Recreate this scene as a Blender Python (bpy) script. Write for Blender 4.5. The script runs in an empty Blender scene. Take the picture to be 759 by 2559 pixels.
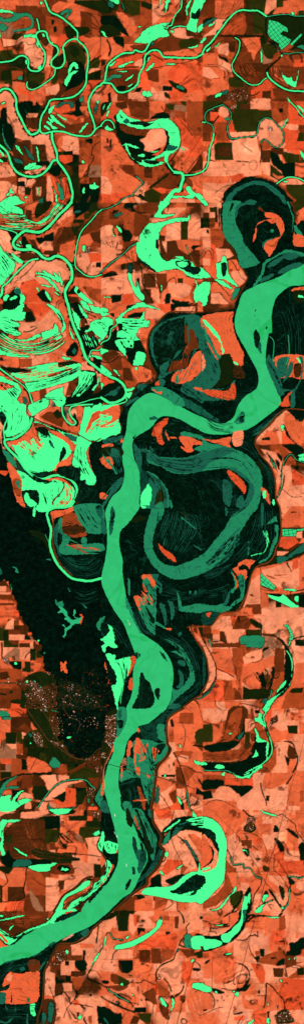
import bpy, math, random
import numpy as np
from mathutils import Vector, noise
from mathutils.geometry import delaunay_2d_cdt

# ---------------------------------------------------------------- camera, sky, sun, exposure
SC = bpy.context.scene
COL = SC.collection
S = 0.1                       # one map pixel of the survey in scene units
W0, H0 = 759.0, 2559.0
def wx(x): return (x - W0 / 2) * S
def wy(y): return (H0 / 2 - y) * S

cam_d = bpy.data.cameras.new('camera'); cam = bpy.data.objects.new('camera', cam_d); COL.objects.link(cam)
CAM_H = 1200.0
cam.location = (0, 0, CAM_H)
cam_d.sensor_fit = 'VERTICAL'
cam_d.angle = 2 * math.atan((H0 * S / 2) / CAM_H)
cam_d.clip_start = 100.0; cam_d.clip_end = 6000.0
SC.camera = cam
SC.render.resolution_x = 303; SC.render.resolution_y = 1024

world = bpy.data.worlds.new('World'); SC.world = world; world.use_nodes = True
nt = world.node_tree; bg = nt.nodes['Background']
sky = nt.nodes.new('ShaderNodeTexSky'); sky.sky_type = 'NISHITA'; sky.sun_disc = False
SUN_EL, SUN_AZ = 52.0, 128.0      # mid-morning sun in the south-east
sky.sun_elevation = math.radians(SUN_EL); sky.sun_rotation = math.radians(SUN_AZ)
nt.links.new(sky.outputs[0], bg.inputs[0]); bg.inputs[1].default_value = 0.06
sun_d = bpy.data.lights.new('sun', 'SUN'); sun = bpy.data.objects.new('sun', sun_d); COL.objects.link(sun)
sun_d.energy = 4.6; sun_d.angle = math.radians(0.5); sun_d.color = (1.0, 0.96, 0.9)
sun.rotation_euler = (math.radians(90 - SUN_EL), 0, math.radians(180 - SUN_AZ))
SC.view_settings.view_transform = 'Standard'; SC.view_settings.look = 'None'
SC.view_settings.exposure = 0.05; SC.view_settings.gamma = 1.0; SC.view_settings.use_curve_mapping = False

EVR = (1.235, 1.20, 1.21)     # light that reaches flat ground (measured), used to turn seen colours into base colours
rng = np.random.default_rng(7); random.seed(11)

def lin(c):
    c = c / 255.0
    return c / 12.92 if c <= 0.04045 else ((c + 0.055) / 1.055) ** 2.4
def alb(rgb): return tuple(min(0.86, lin(v) / e) for v, e in zip(rgb, EVR))
PAL = {k: np.array(alb(v)) for k, v in dict(
    s=(248, 142, 100), o=(228, 99, 56), r=(230, 82, 42), t=(164, 66, 29), b=(108, 45, 16), n=(74, 36, 12),
    g=(42, 44, 9), v=(22, 33, 8), k=(4, 23, 10), y=(158, 98, 66), x=(15, 62, 46), d=(22, 92, 68), i=(5, 26, 12)).items()}
WCOL = {k: alb(v) for k, v in dict(b=(76, 252, 146), M=(48, 184, 110), m=(32, 134, 88), d=(25, 98, 74),
                                   x=(17, 66, 50), R=(66, 236, 134), r=(44, 172, 112), k=(8, 45, 32), i=(76, 252, 146)).items()}

# ---------------------------------------------------------------- materials
def nd(t, kind, **kw):
    n = t.nodes.new(kind)
    for k, v in kw.items(): setattr(n, k, v)
    return n
MATS = {}
def surf_mat(name, col=None, rough=0.95, spec=0.0, amt=0.25, scale=0.5, dark=None, bump=0.0, bscale=3.0, attr=None, fine=0.12, stripe=None, dlo=0.47, dhi=0.68, dscale=None):
    """matte surface: base colour varied by two octaves of noise, optional second colour and bump"""
    if name in MATS: return MATS[name]
    m = bpy.data.materials.new(name); m.use_nodes = True; t = m.node_tree
    p = t.nodes['Principled BSDF']; p.inputs['Roughness'].default_value = rough
    p.inputs['Specular IOR Level'].default_value = spec
    tc = nd(t, 'ShaderNodeNewGeometry')
    n1 = nd(t, 'ShaderNodeTexNoise'); n1.inputs['Scale'].default_value = scale; n1.inputs['Detail'].default_value = 6
    n1.inputs['Roughness'].default_value = 0.62
    t.links.new(tc.outputs['Position'], n1.inputs['Vector'])
    n2 = nd(t, 'ShaderNodeTexNoise'); n2.inputs['Scale'].default_value = scale * 9; n2.inputs['Detail'].default_value = 3
    t.links.new(tc.outputs['Position'], n2.inputs['Vector'])
    if attr:
        a = nd(t, 'ShaderNodeAttribute', attribute_name=attr); src = a.outputs['Color']
    else:
        a = nd(t, 'ShaderNodeRGB'); a.outputs[0].default_value = (*col, 1); src = a.outputs[0]
    if dark is not None:
        mx = nd(t, 'ShaderNodeMix', data_type='RGBA'); mr = nd(t, 'ShaderNodeMapRange')
        mr.inputs['From Min'].default_value = dlo; mr.inputs['From Max'].default_value = dhi
        dn = n1
        if dscale:
            dn = nd(t, 'ShaderNodeTexNoise'); dn.inputs['Scale'].default_value = dscale; dn.inputs['Detail'].default_value = 5
            dn.inputs['Roughness'].default_value = 0.65; t.links.new(tc.outputs['Position'], dn.inputs['Vector'])
        t.links.new(dn.outputs['Fac'], mr.inputs['Value']); t.links.new(mr.outputs[0], mx.inputs['Factor'])
        t.links.new(src, mx.inputs[6]); mx.inputs[7].default_value = (*dark, 1); src = mx.outputs[2]
    def gain(noise_out, amount, s):
        mr = nd(t, 'ShaderNodeMapRange'); mr.inputs['From Min'].default_value = 0.25; mr.inputs['From Max'].default_value = 0.75
        mr.inputs['To Min'].default_value = 1 - amount; mr.inputs['To Max'].default_value = 1 + amount
        t.links.new(noise_out, mr.inputs['Value'])
        v = nd(t, 'ShaderNodeVectorMath', operation='SCALE'); t.links.new(s, v.inputs[0]); t.links.new(mr.outputs[0], v.inputs['Scale'])
        return v.outputs[0]
    if stripe:      # old ridges and swales: thin bands that follow the contours of a slow noise
        scol, K, lo, hi, cov, cs = stripe
        q = nd(t, 'ShaderNodeTexNoise'); q.inputs['Scale'].default_value = cs; q.inputs['Detail'].default_value = 2.5; q.inputs['Distortion'].default_value = .5
        t.links.new(tc.outputs['Position'], q.inputs['Vector'])
        w = nd(t, 'ShaderNodeTexNoise', noise_dimensions='1D'); w.inputs['Scale'].default_value = K; w.inputs['Detail'].default_value = 2
        t.links.new(q.outputs['Fac'], w.inputs['W'])
        a1 = nd(t, 'ShaderNodeMapRange'); a1.inputs['From Min'].default_value = lo; a1.inputs['From Max'].default_value = hi
        t.links.new(w.outputs['Fac'], a1.inputs['Value'])
        g = nd(t, 'ShaderNodeTexNoise'); g.inputs['Scale'].default_value = .45; g.inputs['Detail'].default_value = 5; g.inputs['Roughness'].default_value = .7
        t.links.new(tc.outputs['Position'], g.inputs['Vector'])
        a2 = nd(t, 'ShaderNodeMapRange'); a2.inputs['From Min'].default_value = 1 - cov - .06; a2.inputs['From Max'].default_value = 1 - cov + .06
        t.links.new(g.outputs['Fac'], a2.inputs['Value'])
        mu = nd(t, 'ShaderNodeMath', operation='MULTIPLY'); t.links.new(a1.outputs[0], mu.inputs[0]); t.links.new(a2.outputs[0], mu.inputs[1])
        m2 = nd(t, 'ShaderNodeMix', data_type='RGBA'); t.links.new(mu.outputs[0], m2.inputs['Factor'])
        t.links.new(src, m2.inputs[6]); m2.inputs[7].default_value = (*scol, 1); src = m2.outputs[2]
    src = gain(n1.outputs['Fac'], amt, src); src = gain(n2.outputs['Fac'], fine, src)
    t.links.new(src, p.inputs['Base Color'])
    if bump:
        b = nd(t, 'ShaderNodeBump'); b.inputs['Strength'].default_value = bump; b.inputs['Distance'].default_value = 0.1
        n3 = nd(t, 'ShaderNodeTexNoise'); n3.inputs['Scale'].default_value = bscale; n3.inputs['Detail'].default_value = 4
        t.links.new(tc.outputs['Position'], n3.inputs['Vector'])
        t.links.new(n3.outputs['Fac'], b.inputs['Height']); t.links.new(b.outputs[0], p.inputs['Normal'])
    MATS[name] = m
    return m
def water_mat(c, flood=False):
    a = {'b': (0.04, 0.02), 'M': (0.10, 0.03), 'm': (0.25, 0.12), 'd': (0.35, 0.2), 'x': (0.5, 0.25), 'R': (0.05, 0.04), 'k': (.3, .2)}.get(c, (0.1, 0.05))
    st = {'M': (alb((33, 172, 88)), 22, .5, .7, .55, .05), 'm': (WCOL['x'], 130, .54, .68, .45, .045), 'd': (WCOL['k'], 130, .52, .66, .45, .045),
          'x': (PALT['k'], 130, .5, .64, .5, .045)}.get(c)
    if c in 'bi' and flood: st = (alb((14, 66, 34)), 130, .56, .64, .42, .045)
    return surf_mat('water_' + {'b': 'silty', 'M': 'river', 'm': 'murky', 'd': 'shallow', 'x': 'marshy', 'R': 'bayou', 'r': 'creek', 'k': 'dark'}.get(c, 'silty') + ('_over_ridges' if flood and c in 'bi' else ''),
                    WCOL[c], rough=0.5, spec=0.02, amt=a[0], scale=0.35 if c in 'bMR' else 0.9, fine=a[1], bump=0.02, bscale=6, stripe=st,
                    dark={'d': WCOL['x'], 'm': WCOL['d'], 'x': WCOL['k']}.get(c))
PALT = {k: tuple(v) for k, v in PAL.items()}
def land_mat(c):
    sc = {'s': 't', 'o': 't', 'r': 'b', 't': 'n', 'b': 'n', 'n': 'k', 'g': 'v', 'v': 'k', 'y': 'b', 'x': 'k', 'd': 'k', 'k': 'x', 'i': 'x'}[c]
    return surf_mat('soil_' + dict(s='pale', o='orange', r='red', t='rust', b='brown', n='umber', g='olive', v='dark_crop', k='wet_wood', y='taupe',
                                   x='marsh', d='teal_marsh', i='wet_wood').get(c, c), tuple(PAL[c]), spec=0.0, amt=0.3, scale=0.8, fine=0.3, bump=0.2,
                    stripe=(PALT[sc], 140, .52, .66, .5, .045),
                    dark={'s': PALT['o'], 'r': PALT['t'], 'o': PALT['r'], 't': PALT['b'], 'v': PALT['k'], 'k': alb((8, 34, 20)), 'b': PALT['n'],
                          'g': PALT['v'], 'n': PALT['k'], 'd': PALT['x'], 'x': PALT['k']}.get(c))

# ---------------------------------------------------------------- 2-D helpers (map pixels)
def crom(P, closed=True, step=3.0):
    n = len(P); out = []
    rngs = range(n if closed else n - 1)
    for i in rngs:
        if closed: a, b, c, d = P[(i - 1) % n], P[i], P[(i + 1) % n], P[(i + 2) % n]
        else: a, b, c, d = P[max(i - 1, 0)], P[i], P[i + 1], P[min(i + 2, n - 1)]
        L = math.hypot(c[0] - b[0], c[1] - b[1]); k = max(1, min(40, int(L / step)))
        for j in range(k):
            t = j / k; t2 = t * t; t3 = t2 * t
            out.append(tuple(0.5 * (2 * b[q] + (c[q] - a[q]) * t + (2 * a[q] - 5 * b[q] + 4 * c[q] - d[q]) * t2 + (3 * b[q] - a[q] - 3 * c[q] + d[q]) * t3) for q in (0, 1)))
    if not closed: out.append(P[-1])
    return out
def rough_edge(P, amp=0.8, f=0.22):
    o = []
    for x, y in P:
        v = noise.noise_vector((x * f, y * f, 3.1)); w = noise.noise_vector((x * f * 2.7, y * f * 2.7, 9.4))
        u = noise.noise_vector((x * f * 6, y * f * 6, 5.4))
        o.append((x + amp * (v[0] * 1.6 + w[0] + .5 * u[0]), y + amp * (v[1] * 1.6 + w[1] + .5 * u[1])))
    return o
def resample(P, k):
    P = np.array(P, float); d = np.r_[0, np.cumsum(np.hypot(*np.diff(P, axis=0).T))]
    u = np.linspace(0, d[-1], k)
    return np.c_[np.interp(u, d, P[:, 0]), np.interp(u, d, P[:, 1])]

# ---------------------------------------------------------------- ground colour sheet
PAD = 140
GW, GH = int(W0) + 2 * PAD, int(H0) + 2 * PAD
G = np.zeros((GH, GW, 3)); HZ = np.zeros((GH, GW))
def poly_mask(P):
    P = np.array(P, float) + PAD
    x0, y0 = np.floor(P.min(0)).astype(int); x1, y1 = np.ceil(P.max(0)).astype(int) + 1
    x0, y0 = max(x0, 0), max(y0, 0); x1, y1 = min(x1, GW), min(y1, GH)
    if x1 <= x0 or y1 <= y0: return None
    cnt = np.zeros((y1 - y0, x1 - x0 + 1), int)
    for (ax, ay), (bx, by) in zip(P, np.roll(P, -1, 0)):
        if ay == by: continue
        if ay > by: ax, ay, bx, by = bx, by, ax, ay
        ys = np.arange(max(math.ceil(ay - .5), y0), min(math.ceil(by - .5), y1))
        if len(ys) == 0: continue
        xi = ax + (ys + .5 - ay) / (by - ay) * (bx - ax)
        np.add.at(cnt, (ys - y0, np.clip(np.ceil(xi - .5).astype(int) - x0, 0, x1 - x0)), 1)
    return (slice(y0, y1), slice(x0, x1)), (np.cumsum(cnt, 1)[:, :-1] % 2).astype(bool)
def paint_poly(P, col, arr=None):
    r = poly_mask(P)
    if r is None: return
    sl, m = r
    (G if arr is None else arr)[sl][m] = col
def paint_line(P, w, col, a=1.0, nz=0.0):
    P = np.array(P, float) + PAD
    for (ax, ay), (bx, by) in zip(P[:-1], P[1:]):
        x0, x1 = int(min(ax, bx) - w - 1), int(max(ax, bx) + w + 2); y0, y1 = int(min(ay, by) - w - 1), int(max(ay, by) + w + 2)
        x0, y0 = max(x0, 0), max(y0, 0); x1, y1 = min(x1, GW), min(y1, GH)
        if x1 <= x0 or y1 <= y0: continue
        X, Y = np.meshgrid(np.arange(x0, x1) + .5, np.arange(y0, y1) + .5)
        dx, dy = bx - ax, by - ay; L = dx * dx + dy * dy + 1e-9
        t = np.clip(((X - ax) * dx + (Y - ay) * dy) / L, 0, 1)
        d = np.hypot(X - ax - t * dx, Y - ay - t * dy)
        ww = w / 2 * (1 + (nz * EDGE[y0:y1, x0:x1] if nz else 0))
        c = np.clip(ww + .5 - d, 0, 1)[..., None] * a
        g = G[y0:y1, x0:x1]; g[:] = g * (1 - c) + np.array(col) * c
def vnoise(cell, seed=None, n=1, gain=0.5):
    out = np.zeros((GH, GW)); amp = 1; tot = 0
    for o in range(n):
        c = cell / 2 ** o; h, w = int(GH / c) + 4, int(GW / c) + 4
        r = rng.random((h, w)); y = np.arange(GH) / c; x = np.arange(GW) / c
        yi, xi = y.astype(int), x.astype(int); fy, fx = y - yi, x - xi
        fy = (fy * fy * (3 - 2 * fy))[:, None]; fx = (fx * fx * (3 - 2 * fx))[None]
        a = r[np.ix_(yi, xi)]; b = r[np.ix_(yi, xi + 1)]; cc = r[np.ix_(yi + 1, xi)]; d = r[np.ix_(yi + 1, xi + 1)]
        out += amp * ((a * (1 - fx) + b * fx) * (1 - fy) + (cc * (1 - fx) + d * fx) * fy); tot += amp; amp *= gain
    return out / tot * 2 - 1
EDGE = vnoise(7, n=2) * 1.6

# ---------------------------------------------------------------- mesh objects
ZI = [0]

LV = np.zeros((GH, GW), np.int16)     # how many sheets already lie on each map pixel
def zfor(P):
    """height of a new sheet: 4 mm-style steps above whatever it overlaps"""
    ZI[0] += 1; r = poly_mask(P)
    if r is None: return 0.02
    (sy, sx), m = r; a, b = max(sy.start - 2, 0), max(sx.start - 2, 0); c, d = min(sy.stop + 2, GH), min(sx.stop + 2, GW)
    M = np.zeros((c - a, d - b), bool); M[sy.start - a:sy.stop - a, sx.start - b:sx.stop - b] = m
    for x, y in P:
        i, j = int(y + PAD) - a, int(x + PAD) - b
        if 0 <= i < M.shape[0] and 0 <= j < M.shape[1]: M[i, j] = True
    D = M.copy(); D[1:] |= M[:-1]; D[:-1] |= M[1:]; E = D.copy(); D[:, 1:] |= E[:, :-1]; D[:, :-1] |= E[:, 1:]
    v = LV[a:c, b:d]
    if not D.any(): return 0.02
    n = int(v[D].max()) + 1; v[D] = n; z = 0.02 + n * 0.004; HZ[a:c, b:d][D] = z
    return z
GROUPS = {}
def add_mesh(name, verts, faces, mat):
    me = bpy.data.meshes.new(name); me.from_pydata(verts, [], faces); me.materials.append(mat); me.update()
    o = bpy.data.objects.new(name, me); COL.objects.link(o)
    return o
def struct(o, label=None):
    o['kind'] = 'structure'
    if label: o['label'] = label
    return o
def flat_poly(P, z=None, thick=0.0):
    if z is None: z = zfor(P)
    co, _, fc, _, _, _ = delaunay_2d_cdt([Vector((wx(x), wy(y))) for x, y in P], [], [list(range(len(P)))], 1, 1e-5)
    V = [(p.x, p.y, z) for p in co]; F = []
    for a, b, c in fc:
        A, B, C_ = co[a], co[b], co[c]
        cr = (B.x - A.x) * (C_.y - A.y) - (B.y - A.y) * (C_.x - A.x)
        F.append((a, b, c) if cr > 0 else (a, c, b))
    if thick:
        m = len(V); n = len(P); V += [(wx(x), wy(y), z) for x, y in P] + [(wx(x), wy(y), z - thick) for x, y in P]
        F += [(m + i, m + (i + 1) % n, m + (i + 1) % n + n, m + i + n) for i in range(n)]
    return V, F
def ribbon(P, w, z=None, taper=False, nz=0.12):
    P = np.array(P, float); T = np.gradient(P, axis=0); T /= np.hypot(T[:, 0], T[:, 1])[:, None] + 1e-9
    N = np.c_[-T[:, 1], T[:, 0]]; V = []; F = []; n = len(P)
    for i, (p, q) in enumerate(zip(P, N)):
        ww = w / 2 * (1 + nz * 2 * noise.noise((p[0] * .15, p[1] * .15, 1.7)))
        if taper: ww *= max(0.08, math.sin(math.pi * (i + .4) / (n - .2)) ** 0.7)
        a, b = p + q * ww, p - q * ww
        V += [(wx(a[0]), wy(a[1]), z or 0), (wx(b[0]), wy(b[1]), z or 0)]
        if i: F.append((2 * i - 2, 2 * i, 2 * i + 1, 2 * i - 1))
    if z is None:
        out = [(v[0] / S + W0 / 2, H0 / 2 - v[1] / S) for v in V]; z = zfor(out[0::2] + out[1::2][::-1]); V = [(v[0], v[1], z) for v in V]
    return V, F
ACC = {}     # one accumulated mesh per named body
def accumulate(key, V, F, mat):
    a = ACC.setdefault(key, [[], [], mat]); k = len(a[0])
    a[0].extend(V); a[1].extend([tuple(i + k for i in f) for f in F])
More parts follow.
